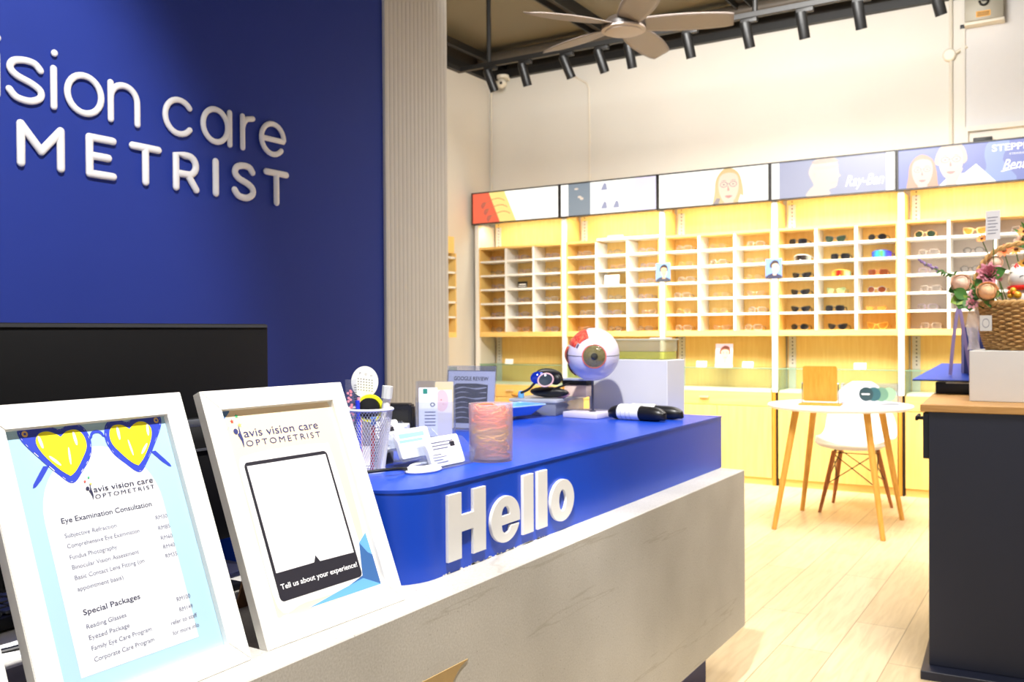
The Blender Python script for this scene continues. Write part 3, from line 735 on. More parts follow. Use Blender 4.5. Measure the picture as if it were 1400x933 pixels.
def art1(b, fn):
    b.m(mat('teal print', (40,140,120), .5)).shape([rrect(-.034,.118,-.022,.132,.001,1)], fn)
    b.m(GREYD).shape([ellipse(-.008,.088,.007,.006,16), ellipse(-.008,.088,.004,.0035,12)], fn)
    b.m(INKG)
    for q in range(5): b.shape([rrect(-.03,.03+.009*q,.0,.033+.009*q,.0005,1)], fn)
def art2(b, fn):
    b.m(mat('rose print', (236,200,200), .5)).shape([ellipse(.018,.098,.018,.03,20)], fn)
    b.m(mat('red dot print', (200,60,60), .5)).shape([ellipse(.016,.10,.002,.002,8)], fn); b.shape([ellipse(.022,.088,.002,.002,8)], fn)
leaflet('white leaflet with a teal corner in the clear leaflet holder', PAPER, -.046, .006, 0, .135, .026, .10, art1)
leaflet('white leaflet with pale pink oval in the clear leaflet holder', mat('ivory paper', (240,232,226), .6), -.010, .046, 0, .128, .016, .08, art2)
leaflet('cream card standing at the back of the clear leaflet holder', mat('cream card', (232,214,170), .6), .0, .050, .02, .150, .002, .02)
leaflet('photo card with a cream flower at the back left of the leaflet holder', mat('grey photo', (150,142,136), .5), -.050, -.004, .02, .152, -.010, .02,
        lambda b, fn: (b.m(mat('flower print', (240,222,170), .5)), b.shape([ellipse(-.026,.120,.016,.014,16)], fn)))
# review card in a clear stand
gfn = lambda u, v, d=0: Vector((-1.545, 2.26, ZT))+Vector((.99,.10,0))*u+Vector((0,.10,.995))*v+Vector((.10,-.99,0))*d
gs = thing('sign_stand', 'clear acrylic sign stand with a lettered review card on the blue counter', 'sign', tuple(gfn(0,0)))
b = MB(ACRY); b.prism([(-.083,.0),(.083,.0),(.083,.192),(-.083,.192)], gfn, .002, .004); b.prism([(-.083,.0),(.083,.0),(.083,.192),(-.083,.192)], gfn, -.004, -.002)
b.prism([(-.083,0),(.083,0),(.083,.003),(-.083,.003)], gfn, -.05, .05); b.build('acrylic_stand', gs)
b = MB(mat('lavender grey card', (196,198,216), .55)).prism([(-.081,.005),(.080,.005),(.080,.178),(-.081,.178)], gfn, -.0015, .0005)
g_ = lambda u, v, z: gfn(u, v, .0012)
b.m(BLK).shape([[(-.081,.005),(-.079,.005),(-.079,.178),(-.081,.178)]], g_)
b.shape([[(-.079,.1765),(.080,.1765),(.080,.178),(-.079,.178)]], g_)
b.text('GOOGLE REVIEW', .0165, g_, 0, .148, width=.118, align='C', bold=.012)
b.m(mat('dark photo print', (70,70,80), .4, var=.6, scale=30)).shape([[(-.062,.02),(.058,.02),(.058,.135),(.02,.139),(-.05,.138),(-.062,.128)]], g_)
b.m(mat('light streak print', (170,172,186), .4))
for q in range(7):
    v = .03+.015*q; b.shape([smooth_loop([(-.055,v),(-.02,v+.006+.003*(q % 2)),(.02,v+.001),(.052,v+.006),(.05,v+.009),(.01,v+.005),(-.03,v+.009)], 3)], lambda u, v_, z: gfn(u, v_, .0016))
b.build('review_card', gs)
# small black speaker
# the speaker
sp = thing('speaker_box', 'small black block-shaped speaker behind the pen cup', 'speaker', (-1.60, 2.00, ZT))
M_ = rotz(.5, (-1.60,2.0,0))
b = MB(BLACK, M_); b.prism([(-.044,0),(.044,0),(.040,.088),(.034,.095),(-.034,.095),(-.040,.088)], lambda u, v, d: (-1.60+u, 2.0+d, ZT+v), -.03, .03, .004); b.build('cabinet', sp)
MB(BLACKM, M_).prism([(-.034,.01),(.034,.01),(.030,.080),(-.030,.080)], lambda u, v, d: (-1.60+u, 2.0-.0302-d, ZT+v), 0, .0015).build('grille', sp)
tag(MB(PAPER, rotz(.5, (-1.6,1.93,0))).box(-1.62,-1.53,1.86,1.95,ZT,ZT+.045,.003).build('paper_box'), 'white paper box in front of the black speaker', 'box')
# blue pouch, tray, red packet
def blob(m, c, r, amp=.18, seed=1, u=22, w=14, R=None):
    rnd = random.Random(seed); ph = [rnd.random()*6 for _ in range(6)]
    b = MB(m); c = Vector(c)
    def f(a, t):
        A = 2*PI*a; T = PI*t; k = 1+amp*(sin(3*A+ph[0])*sin(2*T+ph[1])*.5+sin(5*A+ph[2])*sin(T)*.25+sin(2*A+ph[3])*sin(3*T)*.3)
        v = Vector((r[0]*sin(T)*cos(A)*k, r[1]*sin(T)*sin(A)*k, r[2]*cos(T)*(1 if cos(T) > 0 else 1)))
        return c+((R @ v) if R else v)
    b.grid(f, u, w, True)
    return b
tag(blob(mat('shiny blue fabric', (30,90,225), .25), (-1.66,2.53,ZT+.030), (.052,.035,.030), .25, 3).build('blue_pouch'), 'shiny blue pouch behind the frosted cup, beside the tray', 'pouch')
tr = thing('blue_tray', 'shallow light blue tray on the blue counter left of the eye model', 'tray', (-1.63, 2.55, ZT))
tx = rotz(-.20, (-1.63,2.56,0))
b = MB(mat('light blue plastic', (96,160,244), .3, var=.04), tx)
def tray_fn(x0, x1, y0, y1, z, r): return [(x, y, z) for x, y in rrect(x0, y0, x1, y1, r, 5)]
o1 = tray_fn(-1.70,-1.565,2.42,2.74,ZT+.045,.03); o0 = tray_fn(-1.675,-1.59,2.47,2.69,ZT+.012,.02); i1 = tray_fn(-1.697,-1.568,2.423,2.737,ZT+.046,.029); i0 = tray_fn(-1.672,-1.593,2.473,2.687,ZT+.016,.02)
n = len(o1); V = o0+o1+i1+i0
F = [(i, (i+1) % n, n+(i+1) % n, n+i) for i in range(n)]+[(n+i, n+(i+1) % n, 2*n+(i+1) % n, 2*n+i) for i in range(n)]+[(2*n+i, 2*n+(i+1) % n, 3*n+(i+1) % n, 3*n+i) for i in range(n)]+[tuple(range(n))[::-1], tuple(range(3*n, 4*n))]
b.add(V, F); b.build('tray_shell', tr)
MB(mat('pale tray rim', (170,205,246), .3), tx).tube([Vector(q) for q in o1], .0028, 6, True).build('rim', tr)
tag(blob(mat('crimson foil', (176,40,66), .25, var=.3, scale=40), (-1.60,2.50,ZT+.0105), (.04,.085,.0115), .3, 5).build('red_packet'), 'crumpled red packet lying under the blue tray', 'packet')
# clear storage box with things on its lid
bxT = rotz(.10, (-1.61,2.93,0))
bx = thing('storage_box', 'clear plastic storage box with milky lid left of the eye model', 'box', (-1.62, 2.92, ZT))
b = MB(clear('milky plastic', (224,230,242), .55, .1, .2), bxT)
b.box(-1.715,-1.545,2.76,3.03,ZT,ZT+.046,.006); b.build('tub', bx)
b = MB(clear('milky lid', (234,238,246), .85, .1, .25), bxT); b.box(-1.722,-1.538,2.753,3.037,ZT+.046,ZT+.058,.004); b.build('lid', bx)
b = blob(mat('blue tissue', (60,90,190), .5, var=.5, scale=60), (-1.60,2.80,ZT+.022), (.035,.03,.018), .3, 9); tag(b.build('blue_cloth'), 'crumpled blue cloth inside the clear storage box', 'cloth')
b = blob(mat('grey cloth', (150,152,170), .6, var=.3, scale=60), (-1.63,2.94,ZT+.02), (.05,.05,.016), .3, 11); tag(b.build('grey_cloth'), 'grey cloth inside the clear storage box', 'cloth')
ZL = ZT+.059
pf = blob(BLACK, (-1.585,2.82,ZL+.020), (.075,.035,.019), .15, 21); tag(pf.build('glasses_pouch'), 'soft black glasses pouch on the storage box lid', 'pouch')
# folded glasses with a pale rim, resting on the pouch
gfold = thing('folded_glasses', 'black and blue sunglasses with a pale pink ring, atop the black pouch', 'sunglasses', (-1.575, 2.80, ZL+.038))
gv = lambda u, v, d=0: Vector((-1.578, 2.785, ZL+.062))+Vector((.86,.51,0))*u+Vector((0,.25,.97)).normalized()*v+Vector((.5,-.85,.2)).normalized()*d
MB(mat('pale pink plastic', (238,196,200), .35)).tube([gv(.026*cos(2*PI*i/32), .023*sin(2*PI*i/32), .018) for i in range(32)], .0026, 8, True).build('pale_ring', gfold)
MB(mat('blue mirror lens', (24,50,170), .08, .3)).grid(lambda a, t: gv(-.030+.024*t*cos(2*PI*a), .010+.022*t*sin(2*PI*a), .010+.006*(1-t*t)), 24, 6, True).build('blue_lens', gfold)
MB(mat('smoke lens', (60,72,84), .08, .2)).grid(lambda a, t: gv(.024*t*cos(2*PI*a), .021*t*sin(2*PI*a), .016+.003*(1-t*t)), 24, 6, True).build('smoke_lens', gfold)
b = MB(BLACK); b.tube(smooth_loop([gv(-.034,.022,.004), gv(-.015,.031,.0), gv(.02,.030,-.004), gv(.048,.020,-.008), gv(.056,.0,-.012)], 6, False), [.006+.0065*sin(PI*min(1,k/20)) for k in range(25)], 10, flat=((0,0,1), 1.1))
b.ball(gv(.034,.006,-.008), (.024,.014,.020), 18, 10); b.tube(smooth_loop([gv(-.034,-.005,.006), gv(-.055,-.03,.0), gv(-.082,-.042,-.008)], 5, False), .0045, 8)
b.tube(smooth_loop([gv(.03,-.03,0), gv(.06,-.018,-.01), gv(.085,-.006,-.02)], 5, False), .004, 8); b.build('frame', gfold)
tag(MB(mat('sky blue rubber', (110,180,240), .4)).lathe([(0,0),(.010,0),(.012,.012),(.008,.024),(0,.026)], (-1.672,2.775,ZL), 18).build('blue_stopper'), 'small light blue rubber cap at the left of the box lid', 'cap')
tag(MB(mat('orange plastic', (250,166,60), .4)).ball((-1.70,2.80,ZL+.008), (.026,.012,.008)).build('orange_clip'), 'small orange oval clip at the left end of the box lid', 'clip')
bs = thing('flat_black_case', 'flat black and silver case propped behind the sunglasses on the storage box', 'case', (-1.54, 2.93, ZL))
b = MB(BLACK); b.box(-1.575,-1.475,2.90,2.95,ZL+.042,ZL+.058,.003); b.build('body', bs)
MB(mat('silver strip', (190,205,232), .3, .4)).box(-1.577,-1.473,2.898,2.952,ZL+.058,ZL+.065,.002).build('silver_lid', bs)
tag(MB(mat('cream tissue pack', (246,222,206), .6)).box(-1.57,-1.48,2.905,2.95,ZL,ZL+.042,.004).build('tissue_pack'), 'cream tissue pack under the flat silver-topped case', 'tissue pack')
tag(blob(mat('pink tissue', (248,190,200), .6, var=.1, scale=50), (-1.548,2.845,ZL+.014), (.030,.022,.016), .35, 31).build('pink_tissue'), 'crumpled pink tissue at the right of the box lid', 'tissue')

# ---------------------------------------------------------------- anatomical eye model
ec = Vector((-1.383, 2.765, 1.105)); er = .0865
em = thing('eye_model', 'anatomical eyeball model with red muscles on a white stand', 'eye model', (-1.39, 2.77, ZT))
LAV = mat('glossy white vinyl', (222,216,232), .28, var=.02, scale=10)
nx = Vector((.49,-.868,-.06)).normalized(); ux = Vector((0,0,1)).cross(nx).normalized(); vx = nx.cross(ux).normalized()
Rm = Matrix((ux, vx, nx)).transposed()
def sph(th, ph, r): th, ph = math.radians(th), math.radians(ph); return ec+Rm @ Vector((r*sin(th)*cos(ph), r*sin(th)*sin(ph), r*cos(th)))
MB(LAV).ball(ec, er, 48, 28, Rm).build('sclera', em)
# raised shell with a stepped cut-out at the upper left
b = MB(LAV)
def shell(t0, t1, p0, p1, r, nT=12, nP=24):
    b.grid(lambda a, t: sph(t0+(t1-t0)*t, p0+(p1-p0)*a, r), nP, nT)
    edge = [sph(t0, p0+(p1-p0)*k/nP, r) for k in range(nP+1)]
shell(21, 175, -180, 102, er*1.025, 22, 48); shell(21, 42, 100, 182, er*1.025, 5, 16); shell(40, 175, 158, 182, er*1.025, 14, 6)
for (t0, p0, t1, p1) in ((42,102,175,102), (42,158,175,158)):
    b.grid(lambda a, t: sph(t0+(t1-t0)*a, p0, er*(.99+.036*t)), 16, 2)
b.grid(lambda a, t: sph(42, 102+56*a, er*(.99+.036*t)), 16, 2)
b.build('outer_shell', em, angle=50)
MUS = bpy.data.materials.new('striated red muscle'); MUS.use_nodes = True; nt = MUS.node_tree; pb = nt.nodes['Principled BSDF']; pb.inputs['Roughness'].default_value = .35
tc = nt.nodes.new('ShaderNodeTexCoord'); mp = nt.nodes.new('ShaderNodeMapping'); mp.inputs['Scale'].default_value = (160,160,18); nz = nt.nodes.new('ShaderNodeTexNoise'); nz.inputs['Scale'].default_value = 1.0
rp_ = nt.nodes.new('ShaderNodeValToRGB'); rp_.color_ramp.elements[0].position = .4; rp_.color_ramp.elements[0].color = L3((206,52,52)); rp_.color_ramp.elements[1].position = .65; rp_.color_ramp.elements[1].color = L3((240,120,92))
nt.links.new(tc.outputs['Object'], mp.inputs[0]); nt.links.new(mp.outputs[0], nz.inputs['Vector']); nt.links.new(nz.outputs['Fac'], rp_.inputs[0]); nt.links.new(rp_.outputs[0], pb.inputs['Base Color'])
def muscle(t0, t1, p0, p1, h):
    b = MB(MUS); b.grid(lambda a, t: sph(t0+(t1-t0)*t, p0+(p1-p0)*a, er*(1.005+h*sin(PI*a)**.6)), 14, 14); b.build('muscle', em)
muscle(44, 130, 105, 140, .03); muscle(50, 130, 139, 157, .03); muscle(70, 140, 160, 200, .10); muscle(86, 140, 196, 236, .09)
b = MB(mat('grey tendon', (96,92,110), .4)); b.grid(lambda a, t: sph(42.5+5*t, 142+13*a, er*1.03), 8, 3); b.grid(lambda a, t: sph(72+4*t, 168+22*a, er*1.05), 8, 3); b.build('tendon', em)
b = MB(GREYD); b.tube([sph(90, 0, er*1.026)] + [ec+Rm @ Vector((er*1.026*cos(a), 0, er*1.026*sin(a))) for a in [PI*k/40 for k in range(41)] if not .365*PI < a < .635*PI][1:20], .0009, 6)
b.tube([ec+Rm @ Vector((er*1.026*cos(PI-PI*k/52), 0, er*1.026*sin(PI-PI*k/52))) for k in range(20)], .0009, 6); b.build('seam', em)
b = MB(mat('coral rim', (232,120,104), .35)); b.tube([sph(25.5, 360*k/40, er*1.03) for k in range(40)], .0022, 8, True); b.build('cornea_rim', em)
IRIS = mat('olive iris', (150,138,96), .3, var=.6, scale=120, coat=.3)
b = MB(IRIS); b.grid(lambda a, t: sph(24*t, 360*a, er*(1.035+.0*t)), 40, 8, True); b.m(BLACK); b.grid(lambda a, t: sph(7.5*t, 360*a, er*1.040), 24, 4, True); b.build('iris', em)
dome = lambda a, t: ec+Rm @ Vector((er*.425*sin(PI/2*t)*cos(2*PI*a), er*.425*sin(PI/2*t)*sin(2*PI*a), er*(.94+.26*cos(PI/2*t))))
MB(clear('clear cornea', (226,226,214), .03, .25, .03)).grid(dome, 40, 12, True).build('cornea', em)
b = MB(mat('dark steel rod', (96,96,108), .3, .8)); b.tube([(-1.39,2.775,ZT+.015),(-1.39,2.775,ec.z-er*.98)], .0042, 14); b.lathe([(.012,ZT+.020),(.012,ZT+.023),(.007,ZT+.026),(.004,ZT+.026)], (-1.39,2.775,0), 20); b.build('rod', em)
b = MB(LAV, rotz(-.10, (-1.41,2.80,0))); b.box(-1.482,-1.345,2.735,2.875,ZT,ZT+.021,.004); b.build('stand_base', em)

# ---------------------------------------------------------------- white display box and the green case on it
wbT = rotz(-.15, (-1.18,2.919,0))
tag(MB(mat('white display box', (214,214,220), .5, var=.015), wbT).box(-1.505,-1.180,2.919,3.035,ZT,1.083,.002,1).build('display_box'), 'plain white display box behind the eye model', 'box')
yc = thing('lens_case', 'clear yellow-green lidded case on top of the white display box', 'case', (-1.30,2.98,1.083))
b = MB(clear('yellow green plastic', (226,232,150), .45, .12, .2), wbT); b.box(-1.46,-1.205,2.935,3.025,1.084,1.110,.004); b.build('tub', yc)
b = MB(clear('pale lid plastic', (232,232,214), .40, .12, .15), wbT); b.box(-1.462,-1.203,2.933,3.027,1.110,1.152,.004); b.build('lid', yc)
b = MB(clear('pale lid rim', (236,236,226), .6, .12, .15), wbT); b.box(-1.466,-1.199,2.929,3.031,1.150,1.155,.001); b.build('rim', yc)
tag(MB(PAPER, wbT).box(-1.265,-1.205,2.945,2.995,1.1555,1.159).build('folded_note'), 'folded white note on the lid of the yellow-green case', 'note')
# two black cases in paper sleeves
CASE = mat('black leatherette', (18,18,20), .35, bump=.1, bscale=400)
def spectacle_case(name_label, a, e, r):
    t = thing('spectacle_case', name_label, 'case', ((a[0]+e[0])/2, (a[1]+e[1])/2, ZT), 'sleeved black cases')
    A, E = Vector(a), Vector(e); ax = (E-A).normalized(); P = []; R = []
    for k in range(25):
        s = k/24; P.append(A.lerp(E, s)); R.append(r*(max(0.03, 1-abs(2*s-1)**7))**.5*(1.0 if s < .5 else 1-.10*(s-.5)))
    for k in range(25): P[k] = Vector((P[k].x, P[k].y, ZT+max(R[k]*.92, .004)+.0035*(r-R[k])/r))
    MB(CASE).tube(P, R, 20, flat=((0,0,1), .92)).build('shell', t)
    M = MB(PAPER); c = A.lerp(E, .44); s0, s1 = .24, .62
    pts = [P[int(24*s0)].lerp(P[int(24*s1)], k/6) for k in range(7)]
    for q in pts: q.z = ZT+r*.92+.001
    M.tube(pts, r*1.035, 24, flat=((0,0,1), .95)); sl = M.build('paper_sleeve', t)
    b = MB(GREYD)
    for s in (.2,.42,.62):
        q = pts[0].lerp(pts[-1], s); b.tube([q-ax*.0004, q+ax*.0004], r*1.04, 24, flat=((0,0,1), .95))
    b.build('print_line', sl)
    return t
spectacle_case('front black spectacle case in a white paper sleeve, beside the eye model base', (-1.330,2.780,ZT+.022), (-1.118,2.748,ZT+.022), .0265)
spectacle_case('rear black spectacle case in a white paper sleeve, behind the other sleeved case', (-1.320,2.838,ZT+.022), (-1.095,2.842,ZT+.022), .0250)

# ---------------------------------------------------------------- shelf wall
POST = [-4.660, -3.759, -2.857, -1.948, -1.054, -0.160]
YF = 6.965
bayname = ['below the red and white light box', 'below the light box with a grey strip', 'below the light box of a smiling woman', 'below the light box of a man', 'below the blue light box of a couple']
pos = ['leftmost', 'second from the left', 'third from the left', 'fourth from the left', 'fifth from the left', 'rightmost']
SIDEW = mat('white side panel', (222,216,204), .5)
for i, x in enumerate(POST):
    t = thing('shelf_upright', 'white upright of the shelf wall, '+pos[i], 'upright', (x, YF+.1, 0), 'white uprights of the shelf wall')
    MB(WHITE).box(x-.020, x+.020, YF, YF+.03, .713, 2.162, .002, 1).build('front_post', t)
    fb = MB(MIRW).box(x-.020, x+.004, YF+.004, YF+.03, 0, .713); fb.m(BLACKM).box(x+.004, x+.016, YF+.02, YF+.03, 0, .713); fb.build('base_filler', t)  # black strip stands in for the shaded gap between cabinets
    MB(SIDEW if i == 0 else OAK).box(x-.009, x+.009, YF+.03, YB-.05, 0, 2.162).build('side_panel', t)
SLOT = mat('slotted steel strip', (206,202,196), .45, var=.03)
TRAYW = mat('white felt', (238,230,220), .8, var=.02)
GREYB = mat('pinkish grey laminate', (206,192,182), .5, var=.03)
for i in range(5):
    xa, xb = POST[i]+.022, POST[i+1]-.022
    bw = bayname[i]
    # back panel with slotted strips
    t = thing('wall_panel', 'wooden wall panel with slotted strips behind the bay '+bw, 'panel', ((xa+xb)/2, YB-.03, .5), 'wooden wall panels of the shelf wall')
    MB(OAK).box(xa, xb, YB-.05, YB, .30, 2.30).build('board', t)
    b = MB(SLOT)
    b.box(xa+.01, xa+.065, YB-.058, YB-.05, .72, 2.16)
    b.m(BLACKM)
    for k in range(46):
        z = .92+.028*k
        b.box(xa+.036, xa+.044, YB-.0585, YB-.0575, z, z+.012)
    b.build('slotted_strip', t)
    # base cabinet with glass showcase
    t = thing('base_cabinet', 'maple base cabinet with glass showcase top, '+bw, 'cabinet', ((xa+xb)/2, YF+.15, 0), 'base cabinets of the shelf wall')
    ca, cb = xa+.004, xb-.004
    MB(OAK).box(ca, cb, YF+.018, YB-.06, .055, .712).build('carcass', t)
    MB(OAKH).box(ca, cb, YF+.022, YB-.06, 0, .052).build('plinth', t)
    dr = MB(OAKH).box(ca, cb, YF, YF+.018, .605, .712, .0015, 1).build('drawer', t)
    mx_ = (ca+cb)/2-.10 if i in (0,1,2) else (ca+cb)/2
    MB(mat('champagne handle', (226,204,160), .35, .3)).box(mx_-.038, mx_+.038, YF-.022, YF, .655, .670, .003).build('handle', dr)
    md = (ca+cb)/2
    MB(OAK).box(ca, md-.0015, YF, YF+.018, .058, .600, .0015, 1).build('door', t)
    MB(OAK).box(md+.0015, cb, YF, YF+.018, .058, .600, .0015, 1).build('door', t)
    sc = MB(GLASS).box(ca, cb, YF+.004, YF+.008, .715, .890); sc.box(ca, ca+.004, YF+.008, YB-.065, .715, .890); sc.box(cb-.004, cb, YF+.008, YB-.065, .715, .890); sc.box(ca-.002, cb+.002, YF, YB-.065, .890, .897)
    sc.m(GEDGE).box(ca-.002, cb+.002, YF-.0015, YF-.0002, .8905, .8965)
    sc.build('glass_showcase', t)
    MB(TRAYW).box(ca+.006, cb-.006, YF+.012, YB-.07, .713, .728).build('felt_tray', t)
    # cubby unit
    t = thing('cubby_shelf', 'maple and white cubby shelf of eighteen compartments, '+bw, 'shelf', ((xa+xb)/2, YF+.1, 1.14), 'cubby shelves of the shelf wall')
    zt = 1.955 if i != 1 else 1.968
    y0, y1 = YF+.006, YB-.06
    yb_ = YF+.205
    MB(GREYB if i == 4 else OAK).box(xa, xb, yb_, yb_+.01, 1.14, zt).build('back_board', t)
    MB(OAKH).box(xa, xb, y0, y1, 1.142, 1.186, .001, 1).build('bottom_board', t)
    tp_ = MB(OAKH if i != 1 else WHITE).box(xa if i != 1 else xa+.29, xb, y0, yb_, zt-.02, zt, .001, 1)
    if i == 1: tp_.m(OAKH).box(xa, xa+.29, y0, yb_, 1.935, 1.955, .001, 1)
    tp_.build('top_board', t)
    for xs_ in (xa, xb-.012): MB(OAK).box(xs_, xs_+.012, y0, yb_, 1.186, 1.936).build('side_board', t)
    for k in range(1, 6):
        z = 1.186+.1270*k
        MB(WHITE).box(xa+.012, xb-.012, y0, yb_, z-.008, z+.008, .001, 1).build('shelf_board', t)
    for k in (1, 2):
        x = xa+(xb-xa)*k/3
        MB(WHITE).box(x-.010, x+.010, y0-.001, yb_, 1.186, 1.936, .001, 1).build('divider', t)

# ------- backlit boxes above the bays
WG = glow('backlit white', (255,252,244), 1.25)
BFR = mat('black aluminium frame', (24,22,22), .4)
SKIN = glow('backlit skin', (250,214,186), 1.15); SKINL = glow('backlit pale skin', (250,220,200), 1.0); HAIRB = glow('backlit blond hair', (240,204,136), 1.0); HAIRR = glow('backlit auburn hair', (226,156,118), 1.0)
HAIRW = glow('backlit silver hair', (236,204,180), 1.0); DKL = glow('backlit dark', (170,150,150), .9); GRL = glow('backlit grey', (140,156,170), .85); LAVL = glow('backlit lavender', (170,174,208), .9)
BLL = glow('backlit violet blue', (112,126,208), .95); BLL2 = glow('backlit pale blue', (140,164,226), 1.0); LIP = glow('backlit lip', (226,140,130), 1.0); ROSEL = glow('backlit rose skin', (250,208,190), 1.05)
def face(b, fn, cu, cv, s, skin, hair, long_hair=False, d=.0012, lens=True, lipc=None, short=True):
    E = lambda k: (lambda u, v, z: fn(u, v, d+k))
    b.m(hair)
    if long_hair:
        b.shape([smooth_loop([(cu-.72*s,cv-1.25*s),(cu-.74*s,cv-.2*s),(cu-.62*s,cv+.55*s),(cu-.1*s,cv+1.0*s),(cu+.5*s,cv+.72*s),(cu+.74*s,cv),(cu+.80*s,cv-.7*s),(cu+.92*s,cv-1.25*s)], 5)], E(0))
    else:
        b.shape([smooth_loop([(cu-.60*s,cv-.1*s),(cu-.66*s,cv+.4*s),(cu-.3*s,cv+.95*s),(cu+.3*s,cv+.98*s),(cu+.66*s,cv+.5*s),(cu+.60*s,cv-.1*s)], 5)], E(0))
    b.m(skin)
    b.shape([[(cu-.24*s,cv-1.2*s),(cu+.26*s,cv-1.2*s),(cu+.22*s,cv-.5*s),(cu-.22*s,cv-.5*s)]], E(.0003))
    b.shape([smooth_loop([(cu,cv-.85*s),(cu-.30*s,cv-.68*s),(cu-.50*s,cv-.25*s),(cu-.54*s,cv+.25*s),(cu-.40*s,cv+.62*s),(cu,cv+.74*s),(cu+.40*s,cv+.62*s),(cu+.54*s,cv+.25*s),(cu+.50*s,cv-.25*s),(cu+.30*s,cv-.68*s)], 4)], E(.0006))
    b.m(LIP if lipc is None else lipc); b.shape([smooth_loop([(cu-.2*s,cv-.46*s),(cu,cv-.43*s),(cu+.2*s,cv-.46*s),(cu,cv-.57*s)], 4)], E(.0009))
    b.shape([[(cu-.03*s,cv+.1*s),(cu+.05*s,cv-.18*s),(cu-.06*s,cv-.19*s)]], E(.0009))
    b.m(DKL if lipc is None else lipc)
    for sg_ in (-1, 1):
        if lens: b.shape([ellipse(cu+sg_*.25*s,cv+.14*s,.20*s,.15*s,20), ellipse(cu+sg_*.25*s,cv+.14*s,.165*s,.115*s,20)], E(.0010))
        b.shape([ellipse(cu+sg_*.25*s,cv+.14*s,.07*s,.035*s,10)], E(.0010))
        b.shape([smooth_loop([(cu+sg_*.09*s,cv+.31*s),(cu+sg_*.25*s,cv+.37*s),(cu+sg_*.42*s,cv+.31*s),(cu+sg_*.25*s,cv+.34*s)], 3)], E(.0010))
    if lens: b.shape([[(cu-.05*s,cv+.15*s),(cu+.05*s,cv+.15*s),(cu+.05*s,cv+.18*s),(cu-.05*s,cv+.18*s)]], E(.0010))
lb_labels = ['light box with an orange-red left end, leftmost above the shelves', 'mostly white light box with a grey strip, above the second bay', 'white light box picturing a smiling woman with blond hair and glasses', 'pale lavender light box with a man in profile and white script lettering', 'blue light box picturing a couple in glasses, with white lettering']
